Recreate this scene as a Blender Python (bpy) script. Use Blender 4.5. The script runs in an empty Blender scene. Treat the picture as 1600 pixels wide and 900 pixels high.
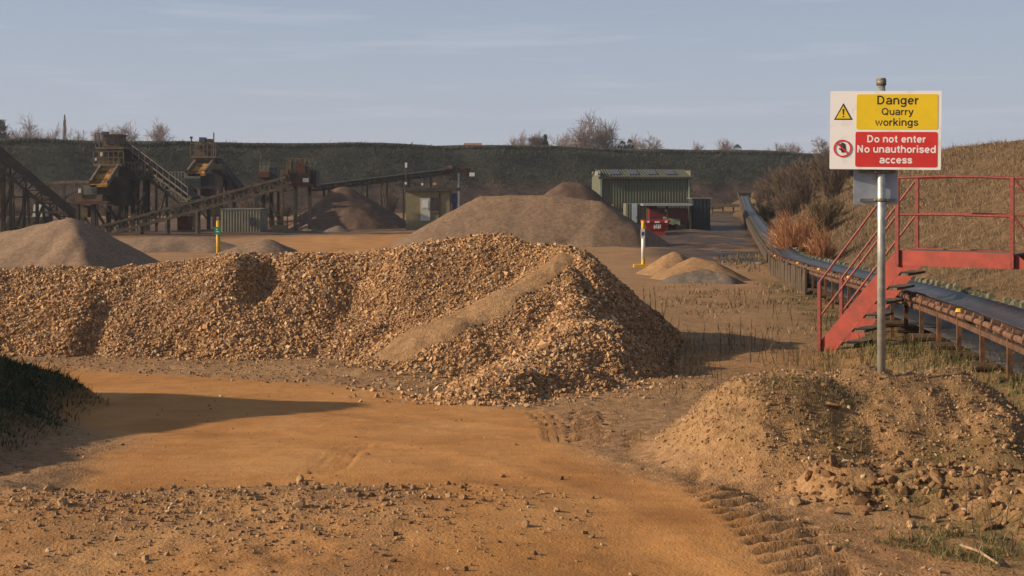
import bpy, math, random
import numpy as np
from mathutils import Vector, Matrix

C = bpy.context.scene.collection
SC = bpy.context.scene
RAD = math.radians
CZ = 3.2                     # camera height above the far quarry floor

# ------------------------------------------------------------------ camera
cam = bpy.data.cameras.new('camera'); camo = bpy.data.objects.new('camera', cam); C.objects.link(camo)
camo.location = (0, 0, CZ); camo.rotation_euler = (RAD(90), 0, 0)
cam.lens = 45; cam.sensor_width = 36; cam.shift_y = -0.1
cam.clip_start = 0.1; cam.clip_end = 6000
SC.camera = camo

# ------------------------------------------------------------------ sky + sun
SUN_EL = 23.0; SUN_AZ = 189.0      # azimuth measured from +X (east) counter clockwise: sun stands to the left, a bit behind
sd = Vector((math.cos(RAD(SUN_EL))*math.cos(RAD(SUN_AZ)), math.cos(RAD(SUN_EL))*math.sin(RAD(SUN_AZ)), math.sin(RAD(SUN_EL))))
W = bpy.data.worlds.new('World'); SC.world = W; W.use_nodes = True
nt = W.node_tree; nt.nodes.clear()
N = nt.nodes.new; L = nt.links.new
wout = N('ShaderNodeOutputWorld'); bg = N('ShaderNodeBackground'); bg.inputs['Strength'].default_value = 0.087
sky = N('ShaderNodeTexSky'); sky.sky_type = 'NISHITA'; sky.sun_disc = False
sky.sun_elevation = RAD(SUN_EL); sky.sun_rotation = math.atan2(sd.x, sd.y)
sky.air_density = 1.0; sky.dust_density = 1.6; sky.ozone_density = 1.2; sky.altitude = 0
hs = N('ShaderNodeHueSaturation'); hs.inputs['Saturation'].default_value = 0.85
L(sky.outputs[0], hs.inputs['Color'])
tint = N('ShaderNodeMix'); tint.data_type = 'RGBA'; tint.blend_type = 'MIX'; tint.inputs[0].default_value = 0.72
L(hs.outputs[0], tint.inputs[6])
tc0 = N('ShaderNodeTexCoord'); sp0 = N('ShaderNodeSeparateXYZ'); L(tc0.outputs['Generated'], sp0.inputs[0])
lowr = N('ShaderNodeValToRGB'); e0 = lowr.color_ramp.elements; e0[0].position = 0.0; e0[0].color = (0.440, 0.472, 0.545, 1); e0[1].position = 0.16; e0[1].color = (0.320, 0.382, 0.490, 1)
L(sp0.outputs['Z'], lowr.inputs[0]); vs0 = N('ShaderNodeVectorMath'); vs0.operation = 'SCALE'; vs0.inputs['Scale'].default_value = 10.0; L(lowr.outputs[0], vs0.inputs[0]); L(vs0.outputs[0], tint.inputs[7])
fr0 = N('ShaderNodeMapRange'); fr0.interpolation_type = 'SMOOTHSTEP'; fr0.inputs['From Min'].default_value = 0.10; fr0.inputs['From Max'].default_value = 0.60; fr0.inputs['To Min'].default_value = 0.90; fr0.inputs['To Max'].default_value = 0.0
L(sp0.outputs['Z'], fr0.inputs['Value']); L(fr0.outputs[0], tint.inputs[0])
# thin cirrus streaks
tc = N('ShaderNodeTexCoord'); sep = N('ShaderNodeSeparateXYZ'); L(tc.outputs['Generated'], sep.inputs[0])
mp = N('ShaderNodeMapping'); mp.inputs['Scale'].default_value = (2.2, 2.2, 26); mp.inputs['Rotation'].default_value = (0.0, RAD(4), 0)
L(tc.outputs['Generated'], mp.inputs[0])
nz = N('ShaderNodeTexNoise'); nz.inputs['Scale'].default_value = 2.3; nz.inputs['Detail'].default_value = 6; nz.inputs['Roughness'].default_value = 0.55
L(mp.outputs[0], nz.inputs['Vector'])
rp = N('ShaderNodeValToRGB'); rp.color_ramp.elements[0].position = 0.53; rp.color_ramp.elements[1].position = 0.80
L(nz.outputs['Fac'], rp.inputs[0])
ml = N('ShaderNodeMath'); ml.operation = 'MULTIPLY'; ml.inputs[1].default_value = 0.34; L(rp.outputs[0], ml.inputs[0])
cm = N('ShaderNodeMix'); cm.data_type = 'RGBA'; L(ml.outputs[0], cm.inputs[0]); L(tint.outputs[2], cm.inputs[6]); cm.inputs[7].default_value = (6.4, 6.4, 7.0, 1)
L(cm.outputs[2], bg.inputs['Color']); L(bg.outputs[0], wout.inputs['Surface'])

sun = bpy.data.lights.new('sun', 'SUN'); suno = bpy.data.objects.new('sun', sun); C.objects.link(suno)
sun.energy = 4.7; sun.angle = RAD(0.8); sun.color = (1.0, 0.80, 0.55)
suno.rotation_euler = sd.to_track_quat('Z', 'Y').to_euler(); suno.location = (-30, -10, 30)
SC.view_settings.view_transform = 'Standard'; SC.view_settings.look = 'None'
SC.view_settings.exposure = 0.33; SC.view_settings.gamma = 1.0; SC.view_settings.use_curve_mapping = False

# ------------------------------------------------------------------ numeric helpers
def at(px, py, d):
    """point of the place seen at photo pixel (px,py) at distance d"""
    return Vector(((px-800)/2000*d, d, CZ-(py-290)/2000*d))

def _hash(ix, iy, seed):
    h = (ix.astype(np.int64)*374761393 + iy.astype(np.int64)*668265263 + seed*1442695041) & 0xffffffff
    h = ((h ^ (h >> 13))*1274126177) & 0xffffffff
    return ((h ^ (h >> 16)) & 0xffffff)/float(0xffffff)

def vnoise(x, y, seed=0):
    ix = np.floor(x); iy = np.floor(y); fx = x-ix; fy = y-iy
    fx = fx*fx*(3-2*fx); fy = fy*fy*(3-2*fy)
    a = _hash(ix, iy, seed); b = _hash(ix+1, iy, seed); c = _hash(ix, iy+1, seed); d = _hash(ix+1, iy+1, seed)
    return (a*(1-fx)+b*fx)*(1-fy)+(c*(1-fx)+d*fx)*fy

def fbm(x, y, wl, octv=4, seed=0, gain=0.5):
    """fractal noise about -1..1, largest wavelength wl"""
    s = 0; a = 1; t = 0; f = 1.0/wl
    for o in range(octv):
        s = s + a*(vnoise(x*f+17.3*o, y*f-9.1*o, seed+o)*2-1); t += a; a *= gain; f *= 2.03
    return s/t*1.4

def sstep(a, b, v):
    t = np.clip((v-a)/(b-a), 0, 1); return t*t*(3-2*t)

GY = np.array([-200, 0, 6, 8, 13.3, 18, 24, 43, 65, 95, 200, 4000.])
GZ = np.array([-1.9, -1.9, -1.9, -1.94, -2.25, -2.42, -2.52, -2.90, -3.03, -3.12, -3.2, -3.2])+CZ
def base(y): return np.interp(y, GY, GZ)

def og(px, py):
    """plan point of the base ground seen at (px,py)"""
    lo, hi = 3.0, 3000.0
    for _ in range(60):
        m = (lo+hi)/2
        z = CZ-(py-290)/2000*m
        if z > base(m): lo = m
        else: hi = m
    return ((px-800)/2000*lo, lo)

def seg_dist(x, y, a, b, sx=1.0, sy=1.0):
    ax, ay = a[0]*sx, a[1]*sy; bx_, by_ = b[0]*sx, b[1]*sy
    X = x*sx; Y = y*sy; dx, dy = bx_-ax, by_-ay
    L2 = dx*dx+dy*dy+1e-9
    t = np.clip(((X-ax)*dx+(Y-ay)*dy)/L2, 0, 1)
    return np.sqrt((X-ax-t*dx)**2+(Y-ay-t*dy)**2), t

def ridge(x, y, pts, slope=0.6, r=0.25):
    """absolute z of a heap whose crest line is pts [(x,y,z[,slope])]"""
    out = np.full(np.shape(x), -1e3)
    if len(pts) == 1: pts = pts*2
    for a, b in zip(pts[:-1], pts[1:]):
        d, t = seg_dist(x, y, a, b)
        sa = a[3] if len(a) > 3 else slope; sb = b[3] if len(b) > 3 else slope
        z = a[2]+(b[2]-a[2])*t-(sa+(sb-sa)*t)*(np.sqrt(d*d+r*r)-r)
        out = np.maximum(out, z)
    return out

def crest(lst):
    o = []
    for e in lst:
        p = at(e[0], e[1], e[2]); o.append((p.x, p.y, p.z)+tuple(e[3:]))
    return o

# ------------------------------------------------------------------ the ground height field
def poly_mask(x, y, poly, soft):
    """1 inside polygon (plan), soft edge"""
    inside = np.zeros(x.shape, bool); dm = np.full(x.shape, 1e9)
    n = len(poly)
    for i in range(n):
        a = poly[i]; b = poly[(i+1) % n]
        c = ((a[1] > y) != (b[1] > y))
        with np.errstate(divide='ignore', invalid='ignore'):
            xx = (b[0]-a[0])*(y-a[1])/((b[1]-a[1]) if b[1] != a[1] else 1e-9)+a[0]
        inside ^= (c & (x < xx))
        d, _ = seg_dist(x, y, a, b); dm = np.minimum(dm, d)
    sgn = np.where(inside, dm, -dm)
    return sstep(-soft, soft, sgn)

def tread(x, y, path, width, pitch, depth, skew=0.0, phase=0.0, arc=False):
    """lug prints pressed along a path"""
    out = np.zeros(x.shape); acc = 0.0
    best = np.full(x.shape, 1e9); S = np.zeros(x.shape); V = np.zeros(x.shape)
    for a, b in zip(path[:-1], path[1:]):
        d, t = seg_dist(x, y, a, b)
        ln = math.hypot(b[0]-a[0], b[1]-a[1]); ux, uy = (b[0]-a[0])/ln, (b[1]-a[1])/ln
        v = -(x-a[0])*uy+(y-a[1])*ux
        m = d < best
        best = np.where(m, d, best); S = np.where(m, acc+t*ln, S); V = np.where(m, v, V)
        acc += ln
    w = sstep(width*0.5, width*0.36, best)
    if arc:
        ph = V/pitch
    else:
        ph = (S+skew*V)/pitch+phase
    ph = ph+0.12*fbm(x, y, 0.5, 2, 8)
    wave = np.clip(np.sin(2*np.pi*ph)*1.5, -1, 1)*(0.55+0.45*np.clip(fbm(x, y, 0.28, 2, 9)+0.6, 0, 1))
    ends = sstep(0, acc*0.22, S)*sstep(acc, acc-0.3, S)
    jag = 0.55+0.45*vnoise(x*9, y*9, 5)
    return w*ends*(depth*wave*jag-depth*0.35)

OG = og
road_poly = [OG(-900, 588), OG(0, 575), OG(300, 590), OG(560, 606), OG(760, 634), OG(850, 640), OG(880, 690), OG(960, 738),
             OG(1090, 765), OG(1160, 820), OG(1215, 905), (1.9, 4.5), (1.5, -10), (-1.5, -10), (-0.6, 5.2), OG(640, 880), OG(690, 800), OG(560, 772), OG(300, 772), OG(110, 774), OG(135, 720), OG(220, 690), OG(60, 650), OG(-900, 640)]
far_orange = [OG(330, 402), OG(460, 372), OG(640, 365), OG(640, 400), OG(560, 412), OG(420, 412)]
near_orange = [OG(690, 800), OG(640, 880), (-0.8, 5.0), (-4, 5), (-4, 7.4), OG(200, 800)]

def ground_parts(x, y):
    z = base(y)
    # broad unevenness
    far = sstep(30, 60, y)
    z = z+0.035*fbm(x, y, 3.5, 3, 11)*(1+far*1.5)
    lo = np.clip(1-far, 0, 1)
    # ---- mound the sign stands on
    wob = 0.16*fbm(x, y, 0.9, 4, 21)
    d, t = seg_dist(x, y, (1.86, 9.72), (3.3, 9.9), 1.0, 0.64)
    mh = (0.56+0.06*fbm(x, y, 1.1, 2, 27))*sstep(0.98, 0.06, d+wob*0.6)
    mound = mh
    # spoil lower on the right, in front of it
    d2, t2 = seg_dist(x, y, (2.05, 8.05), (2.62, 7.95), 1.0, 1.1)
    clod = 0.17*sstep(0.42, 0.05, d2+0.14*fbm(x, y, 0.35, 3, 33))
    d3, t3 = seg_dist(x, y, (2.75, 7.9), (3.6, 7.2), 1.0, 1.0)
    clod2 = 0.16*sstep(0.75, 0.1, d3+0.16*fbm(x, y, 0.4, 3, 37))
    rough_m = np.clip(sstep(0.6, 0.1, d2)+sstep(0.95, 0.2, d3), 0, 1)
    z = z+mound+np.maximum(clod, clod2)
    z = z+rough_m*(0.045*np.abs(fbm(x, y, 0.22, 3, 41))+0.03*fbm(x, y, 0.09, 2, 43))
    # small lumps on mound
    mm = sstep(0.03, 0.25, mound)
    z = z+mm*(0.034*fbm(x, y, 0.30, 4, 51)+0.017*fbm(x, y, 0.09, 2, 52))
    # right of the mound a dip, then the ground by the conveyor
    z = z+0.20*sstep(4.4, 5.4, x)*sstep(22, 15, y)*sstep(9, 12, y)
    # ---- bank at the left
    bk = ridge(x, y, [(-7.2, 3.0, 0.6+1.3), (-7.6, 7.6, 1.25+1.27), (-7.8, 9.8, 1.65+1.2), (-8.0, 11.8, 2.72+1.05, 1.1), (-8.4, 12.5, 1.0+1.0, 1.5), (-9.6, 13.6, 0.3+0.97, 1.5)], 0.74, 0.35)
    bk = np.maximum(bk, ridge(x, y, [(-5.0, 5.5, 0.15+1.3), (-4.6, 8.4, 0.44+1.24), (-5.0, 10.6, 0.70+1.08), (-5.4, 12.3, 0.74+1.0), (-6.0, 13.2, 0.35+0.95)], 0.68, 0.3))
    bk = bk+0.12*fbm(x, y, 1.1, 4, 61)
    zb = np.maximum(z, bk)
    bank = sstep(-0.05, 0.25, bk-z)
    z = zb
    # ---- step where the near surface drops to the track, with loose rubble
    edge = OG(0, 783)[1]+0.16*np.sin(x*0.9+1)+0.10*fbm(x, y*0, 0.8, 3, 71)
    nearlip = sstep(0.35, -0.05, y-edge)*sstep(0.9, -0.6, x)*sstep(-5, -3.6, x)
    z = z+0.075*nearlip
    rub = np.exp(-((y-edge+0.25)/0.35)**2)*sstep(0.4, -0.6, x)*sstep(-4.2, -3.3, x)
    z = z+0.02*rub*(fbm(x, y, 0.18, 3, 73)+0.4)
    # little ridge left of the track
    d4, _ = seg_dist(x, y, OG(-60, 790), OG(90, 745)); z = z+0.05*sstep(0.35, 0.0, d4+0.1*fbm(x, y, 0.4, 3, 77))
    # micro relief everywhere near
    near = sstep(26, 14, y)
    road = poly_mask(x, y, road_poly, 0.28)
    z = z+near*(1-road*0.75)*(0.014*fbm(x, y, 0.35, 4, 81)+0.010*fbm(x, y, 0.11, 2, 83))
    z = z+near*road*0.010*fbm(x*0.35, y*2.0, 0.7, 3, 85)
    # windrow on the far edge of the track
    d5, _ = seg_dist(x, y, OG(-100, 572), OG(640, 584)); z = z+0.06*sstep(0.5, 0.05, d5+0.2*fbm(x, y, 0.7, 3, 87))
    # wheel rut undulation of the field right of the stockpile
    fld = sstep(1.0, 2.2, x-(y-13)*0.05)*sstep(10.5, 12, y)*sstep(34, 28, y)
    z = z+fld*0.035*fbm(x*0.5, y*1.6, 0.8, 4, 89)
    # tyre prints
    z = z+tread(x, y, [OG(918, 700), OG(915, 668), OG(920, 636)], 0.30, 0.23, 0.085, 0.25)
    z = z+tread(x, y, [OG(872, 700), OG(868, 668), OG(836, 640)], 0.30, 0.085, 0.024, 0, 0, True)
    z = z+tread(x, y, [OG(992, 706), OG(990, 672)], 0.15, 0.20, 0.04, 0.3)
    z = z+tread(x, y, [OG(1095, 742), OG(1200, 818), OG(1290, 905), OG(1340, 990)], 0.50, 0.175, 0.042, 0.40)
    z = z+tread(x, y, [OG(1075, 742), OG(1120, 752)], 0.18, 0.15, 0.035, 0.2)
    z = z+tread(x, y, [OG(490, 752), OG(560, 692)], 0.34, 0.085, 0.014, 0, 0, True)
    # churned mud by the shed
    z = z+0.22*np.exp(-((x-y*0.15)/(y*0.05))**2)*sstep(48, 60, y)*sstep(100, 80, y)*fbm(x, y, 3.0, 4, 95)
    for off_ in (0.0, 1.55):
        pth = [(1.05+off_*0.75, 5.2), (0.55+off_*0.9, 7.2), (-0.4+off_*0.8, 9.2+off_*0.55), (-2.2+off_*0.3, 10.9+off_), (-5.0, 12.1+off_*1.15)]
        dd = np.full(x.shape, 1e9)
        for a_, b_ in zip(pth[:-1], pth[1:]): dd = np.minimum(dd, seg_dist(x, y, a_, b_)[0])
        dd = dd+0.05*fbm(x, y, 0.8, 2, 97); z = z-0.007*sstep(0.30, 0.05, dd)+0.004*np.exp(-((dd-0.30)/0.07)**2)
    z = z-0.006*near*road*np.clip(fbm(x*0.12+y*0.06, y, 0.22, 3, 98), -1, 1)
    # far side: keep the floor rough
    z = z+sstep(35, 60, y)*sstep(300, 120, y)*0.10*fbm(x, y, 6, 4, 91)
    return z, road, mound, bank, rough_m, fld

def gz(x, y):
    x = np.atleast_1d(np.asarray(x, float)); y = np.atleast_1d(np.asarray(y, float))
    return ground_parts(x, y)[0]

# ------------------------------------------------------------------ mesh helpers
def mesh_np(name, verts, faces, fs, attrs=None, smooth=False):
    """verts (N,3), faces flat index array, fs = face size"""
    me = bpy.data.meshes.new(name)
    verts = np.asarray(verts, np.float32); faces = np.asarray(faces, np.int32).ravel()
    nf = len(faces)//fs
    me.vertices.add(len(verts)); me.vertices.foreach_set('co', verts.ravel())
    me.loops.add(len(faces)); me.loops.foreach_set('vertex_index', faces)
    me.polygons.add(nf)
    me.polygons.foreach_set('loop_start', np.arange(nf, dtype=np.int32)*fs)
    me.polygons.foreach_set('use_smooth', np.full(nf, smooth, bool))
    me.update(calc_edges=True)
    for k, v in (attrs or {}).items():
        a = me.attributes.new(k, 'FLOAT', 'POINT'); a.data.foreach_set('value', np.asarray(v, np.float32))
    return me

def link(name, me, mat=None, parent=None, loc=None):
    o = bpy.data.objects.new(name, me); C.objects.link(o)
    if mat is not None and me is not None: me.materials.append(mat)
    if parent is not None: o.parent = parent
    if loc is not None: o.location = loc
    return o

def tag(o, label=None, cat=None, group=None, kind=None):
    if label: o['label'] = label
    if cat: o['category'] = cat
    if group: o['group'] = group
    if kind: o['kind'] = kind
    return o

ORG = {}
def thing(name, loc, label, cat, group=None):
    o = bpy.data.objects.new(name, None); C.objects.link(o); o.empty_display_size = 0.3
    o.location = loc; ORG[o.name] = Vector(loc)
    return tag(o, label, cat, group)

class MB:
    def __init__(s): s.v = []; s.f = []
    def add(s, vs, fs):
        n = len(s.v); s.v += [Vector(v) for v in vs]; s.f += [tuple(i+n for i in f) for f in fs]; return s
    def box(s, c, size, rot=None, taper=1.0):
        c = Vector(c); hx, hy, hz = size[0]/2, size[1]/2, size[2]/2
        vs = []
        for zz in (-hz, hz):
            k = taper if zz > 0 else 1.0
            for xx, yy in ((-hx, -hy), (hx, -hy), (hx, hy), (-hx, hy)):
                v = Vector((xx*k, yy*k, zz)); vs.append((rot @ v if rot else v)+c)
        return s.add(vs, [(3, 2, 1, 0), (4, 5, 6, 7), (0, 1, 5, 4), (1, 2, 6, 5), (2, 3, 7, 6), (3, 0, 4, 7)])
    def beam(s, p, q, w, h, up=(0, 0, 1)):
        p = Vector(p); q = Vector(q); d = (q-p); L_ = d.length
        if L_ < 1e-6: return s
        d.normalize(); u = Vector(up)
        if abs(d.dot(u)) > 0.98: u = Vector((0, 1, 0))
        sx = d.cross(u).normalized(); uz = sx.cross(d).normalized()
        vs = []
        for e in (p, q):
            for a, b in ((-1, -1), (1, -1), (1, 1), (-1, 1)): vs.append(e+sx*(a*w/2)+uz*(b*h/2))
        return s.add(vs, [(0, 1, 2, 3), (7, 6, 5, 4), (4, 5, 1, 0), (5, 6, 2, 1), (6, 7, 3, 2), (7, 4, 0, 3)])
    def tube(s, p, q, r0, r1=None, n=10, caps=True):
        r1 = r0 if r1 is None else r1
        p = Vector(p); q = Vector(q); d = (q-p).normalized()
        u = Vector((0, 0, 1)) if abs(d.z) < 0.9 else Vector((1, 0, 0))
        a = d.cross(u).normalized(); b = d.cross(a).normalized()
        vs = []
        for e, r in ((p, r0), (q, r1)):
            for i in range(n):
                t = 2*math.pi*i/n; vs.append(e+a*(r*math.cos(t))+b*(r*math.sin(t)))
        fs = [(i, (i+1) % n, n+(i+1) % n, n+i) for i in range(n)]
        if caps: fs += [tuple(range(n-1, -1, -1)), tuple(range(n, 2*n))]
        return s.add(vs, fs)
    def prism(s, outline, o, u, v, w, th):
        """outline [(a,b)] in plane (o,u,v), extruded along w by th"""
        o = Vector(o); u = Vector(u); v = Vector(v); w = Vector(w); n = len(outline)
        vs = [o+u*a+v*b for a, b in outline]+[o+u*a+v*b+w*th for a, b in outline]
        return s.add(vs, [tuple(range(n-1, -1, -1)), tuple(range(n, 2*n))]+[(i, (i+1) % n, n+(i+1) % n, n+i) for i in range(n)])
    def build(s, name, mat, parent=None, label=None, loc=None, bevel=0, smooth=False):
        root = parent; org = Vector((0, 0, 0))
        while root is not None:
            if root.name in ORG: org = ORG[root.name]; break
            root = root.parent
        if loc is not None: org = Vector(loc)
        me = bpy.data.meshes.new(name); me.from_pydata([tuple(v-org) for v in s.v], [], s.f); me.update()
        if smooth: me.polygons.foreach_set('use_smooth', [len(p.vertices) == 4 for p in me.polygons])
        o = link(name, me, mat, parent)
        if loc is not None: o.location = loc; ORG[o.name] = Vector(loc)
        if label: o['label'] = label
        if bevel:
            b = o.modifiers.new('bevel', 'BEVEL'); b.width = bevel; b.segments = 2; b.limit_method = 'ANGLE'
        return o

def pbox(mb, px0, py0, px1, py1, d, depth):
    a = at(px0, py0, d); b = at(px1, py1, d)
    return mb.box(((a.x+b.x)/2, d+depth/2, (a.z+b.z)/2), (abs(b.x-a.x), depth, abs(a.z-b.z)))

# ------------------------------------------------------------------ materials
def new_mat(name):
    m = bpy.data.materials.new(name); m.use_nodes = True
    t = m.node_tree; t.nodes.clear()
    o = t.nodes.new('ShaderNodeOutputMaterial'); b = t.nodes.new('ShaderNodeBsdfPrincipled')
    t.links.new(b.outputs[0], o.inputs[0])
    return m, t, b

def ramp(t, stops, src, interp='LINEAR'):
    r = t.nodes.new('ShaderNodeValToRGB'); r.color_ramp.interpolation = interp
    e = r.color_ramp.elements
    while len(e) > 1: e.remove(e[0])
    e[0].position = stops[0][0]; e[0].color = tuple(stops[0][1])+(1,)
    for p, c in stops[1:]:
        x = e.new(p); x.color = tuple(c)+(1,)
    t.links.new(src, r.inputs[0]); return r.outputs[0]

def noise(t, scale, detail=4, rough=0.55, vec=None, mscale=None, rot=None, dist=0.0):
    n = t.nodes.new('ShaderNodeTexNoise'); n.inputs['Scale'].default_value = scale
    n.inputs['Detail'].default_value = detail; n.inputs['Roughness'].default_value = rough
    n.inputs['Distortion'].default_value = dist
    g = t.nodes.new('ShaderNodeNewGeometry'); src = vec or g.outputs['Position']
    if mscale or rot:
        mp = t.nodes.new('ShaderNodeMapping')
        if mscale: mp.inputs['Scale'].default_value = mscale
        if rot: mp.inputs['Rotation'].default_value = rot
        t.links.new(src, mp.inputs[0]); src = mp.outputs[0]
    t.links.new(src, n.inputs['Vector']); return n.outputs['Fac']

def mixc(t, fac, a, b, mode='MIX'):
    m = t.nodes.new('ShaderNodeMix'); m.data_type = 'RGBA'; m.blend_type = mode
    for k, v in ((0, fac), (6, a), (7, b)):
        if isinstance(v, (int, float)): m.inputs[k].default_value = v
        elif isinstance(v, (tuple, list)): m.inputs[k].default_value = tuple(v)+((1,) if len(v) == 3 else ())
        else: t.links.new(v, m.inputs[k])
    return m.outputs[2]

def math_(t, op, a, b=0.5, clamp=False):
    m = t.nodes.new('ShaderNodeMath'); m.operation = op; m.use_clamp = clamp
    for k, v in ((0, a), (1, b)):
        if isinstance(v, (int, float)): m.inputs[k].default_value = v
        else: t.links.new(v, m.inputs[k])
    return m.outputs[0]

def attr(t, name):
    a = t.nodes.new('ShaderNodeAttribute'); a.attribute_name = name; return a.outputs['Fac']

def bump(t, b, h, strength, dist):
    n = t.nodes.new('ShaderNodeBump'); n.inputs['Strength'].default_value = strength; n.inputs['Distance'].default_value = dist
    t.links.new(h, n.inputs['Height']); t.links.new(n.outputs[0], b.inputs['Normal'])

def simple(name, c1, c2=None, rough=0.8, scale=3.0, metal=0.0, bs=0.0, c3=None, spec=None, pos=(0.38, 0.62)):
    m, t, b = new_mat(name)
    c2 = c2 or tuple(v*0.75 for v in c1)
    n = noise(t, scale, 6, 0.6)
    st = [(pos[0], c2), (pos[1], c1)]
    if c3: st.append((min(0.95, pos[1]+0.12), c3))
    t.links.new(ramp(t, st, n), b.inputs['Base Color'])
    b.inputs['Roughness'].default_value = rough; b.inputs['Metallic'].default_value = metal
    if spec is not None: b.inputs['Specular IOR Level'].default_value = spec
    if bs: bump(t, b, noise(t, scale*4, 5, 0.6), bs, 0.02)
    return m

def varied(name, stops, rough=0.85, nscale=None, spec=0.3, att='rnd', trans=0.0):
    """colour per piece from the attribute rnd"""
    m, t, b = new_mat(name)
    c = ramp(t, stops, attr(t, att))
    if nscale: c = mixc(t, 0.45, c, ramp(t, [(0.35, (0.45, 0.45, 0.45)), (0.65, (1.2, 1.2, 1.2))], noise(t, nscale, 4)), 'MULTIPLY')
    t.links.new(c, b.inputs['Base Color']); b.inputs['Roughness'].default_value = rough
    b.inputs['Specular IOR Level'].default_value = spec
    return m

# ground
def ground_material():
    m, t, b = new_mat('quarry_ground')
    n1 = noise(t, 0.9, 8, 0.62); n2 = noise(t, 14, 6, 0.65); n3 = noise(t, 60, 3, 0.6); n4 = noise(t, 0.22, 5, 0.6)
    tan = ramp(t, [(0.30, (0.205, 0.112, 0.050)), (0.5, (0.325, 0.188, 0.092)), (0.70, (0.42, 0.262, 0.138))], n2)
    tan = mixc(t, 0.55, tan, ramp(t, [(0.3, (0.65, 0.55, 0.48)), (0.55, (1.0, 1.0, 1.0)), (0.75, (1.18, 1.15, 1.05))], n1), 'MULTIPLY')
    orng = ramp(t, [(0.32, (0.34, 0.152, 0.045)), (0.52, (0.45, 0.215, 0.070)), (0.72, (0.50, 0.265, 0.100))], n1)
    orng = mixc(t, 0.35, orng, ramp(t, [(0.35, (0.72, 0.68, 0.62)), (0.6, (1.1, 1.08, 1.02))], noise(t, 5, 6, 0.6, mscale=(0.5, 1.6, 1))), 'MULTIPLY')
    # pebbly specks pressed into the surface
    v = t.nodes.new('ShaderNodeTexVoronoi'); v.inputs['Scale'].default_value = 42; g = t.nodes.new('ShaderNodeNewGeometry')
    t.links.new(g.outputs['Position'], v.inputs['Vector'])
    spk = math_(t, 'LESS_THAN', v.outputs['Distance'], 0.26)
    vc = t.nodes.new('ShaderNodeSeparateColor'); t.links.new(v.outputs['Color'], vc.inputs[0])
    sel = math_(t, 'GREATER_THAN', vc.outputs[0], 0.62)
    spk = math_(t, 'MULTIPLY', spk, sel)
    peb = ramp(t, [(0, (0.12, 0.075, 0.04)), (0.5, (0.36, 0.22, 0.11)), (1, (0.55, 0.42, 0.27))], vc.outputs[1])
    r_ = attr(t, 'road')
    col = mixc(t, r_, tan, orng)
    col = mixc(t, math_(t, 'MULTIPLY', spk, math_(t, 'SUBTRACT', 0.75, math_(t, 'MULTIPLY', r_, 0.55))), col, peb)
    grs = ramp(t, [(0.3, (0.045, 0.052, 0.018)), (0.5, (0.10, 0.085, 0.032)), (0.7, (0.19, 0.135, 0.06))], n2)
    ga = math_(t, 'MULTIPLY', attr(t, 'grass'), ramp(t, [(0.32, (0, 0, 0)), (0.60, (1, 1, 1))], noise(t, 2.6, 6, 0.65)))
    col = mixc(t, ga, col, grs)
    wet = ramp(t, [(0.35, (0.030, 0.021, 0.015)), (0.65, (0.115, 0.066, 0.036))], noise(t, 0.6, 6, 0.65))
    wa = math_(t, 'MULTIPLY', attr(t, 'wet'), ramp(t, [(0.30, (0, 0, 0)), (0.47, (1, 1, 1))], noise(t, 0.55, 7, 0.65, mscale=(0.6, 1, 1))))
    col = mixc(t, wa, col, wet)
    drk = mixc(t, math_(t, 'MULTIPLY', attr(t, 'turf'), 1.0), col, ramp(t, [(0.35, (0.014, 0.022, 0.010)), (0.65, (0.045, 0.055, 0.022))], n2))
    t.links.new(drk, b.inputs['Base Color'])
    rg = math_(t, 'SUBTRACT', 0.95, math_(t, 'MULTIPLY', wa, 0.35)); t.links.new(rg, b.inputs['Roughness'])
    b.inputs['Specular IOR Level'].default_value = 0.2
    h = math_(t, 'ADD', math_(t, 'MULTIPLY', n2, 0.7), math_(t, 'ADD', math_(t, 'MULTIPLY', n3, 0.5), math_(t, 'MULTIPLY', spk, 0.25)))
    h2 = math_(t, 'MULTIPLY', h, math_(t, 'SUBTRACT', 1.0, math_(t, 'MULTIPLY', r_, 0.6)))
    bump(t, b, h2, 0.9, 0.035)
    return m
M = {}
M['ground'] = ground_material()
M['galv'] = simple('galvanised_steel', (0.52, 0.53, 0.50), (0.33, 0.34, 0.33), 0.42, 14, 0.55, 0.05, (0.60, 0.60, 0.56))
M['galv_dull'] = simple('dull_clamp_metal', (0.30, 0.27, 0.22), (0.16, 0.14, 0.11), 0.6, 30, 0.4)
M['sign_white'] = simple('white_sign_board', (0.80, 0.79, 0.80), (0.66, 0.64, 0.61), 0.45, 7, 0, 0, None, None, (0.30, 0.46))
M['sign_yellow'] = simple('yellow_sign_field', (0.80, 0.56, 0.012), (0.72, 0.50, 0.012), 0.5, 6)
M['sign_red'] = simple('red_sign_field', (0.62, 0.035, 0.030), (0.54, 0.028, 0.026), 0.5, 6)
M['sign_black'] = simple('black_sign_print', (0.03, 0.025, 0.02), (0.02, 0.018, 0.015), 0.6, 6)
M['sign_print'] = simple('white_sign_print', (0.82, 0.80, 0.80), (0.76, 0.74, 0.74), 0.5, 6)
M['sign_back'] = simple('bare_sign_back', (0.40, 0.44, 0.50), (0.30, 0.34, 0.40), 0.5, 7, 0.1)
M['red'] = simple('red_steel_paint', (0.36, 0.052, 0.032), (0.20, 0.036, 0.024), 0.65, 4, 0, 0.1, (0.42, 0.085, 0.05), None, (0.32, 0.62))
M['red_rail'] = simple('faded_red_rail_paint', (0.26, 0.040, 0.028), (0.15, 0.026, 0.02), 0.55, 20, 0, 0.05, (0.50, 0.11, 0.07))
M['tread'] = simple('weathered_tread_grating', (0.17, 0.14, 0.10), (0.07, 0.055, 0.042), 0.85, 25, 0, 0.3)
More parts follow.
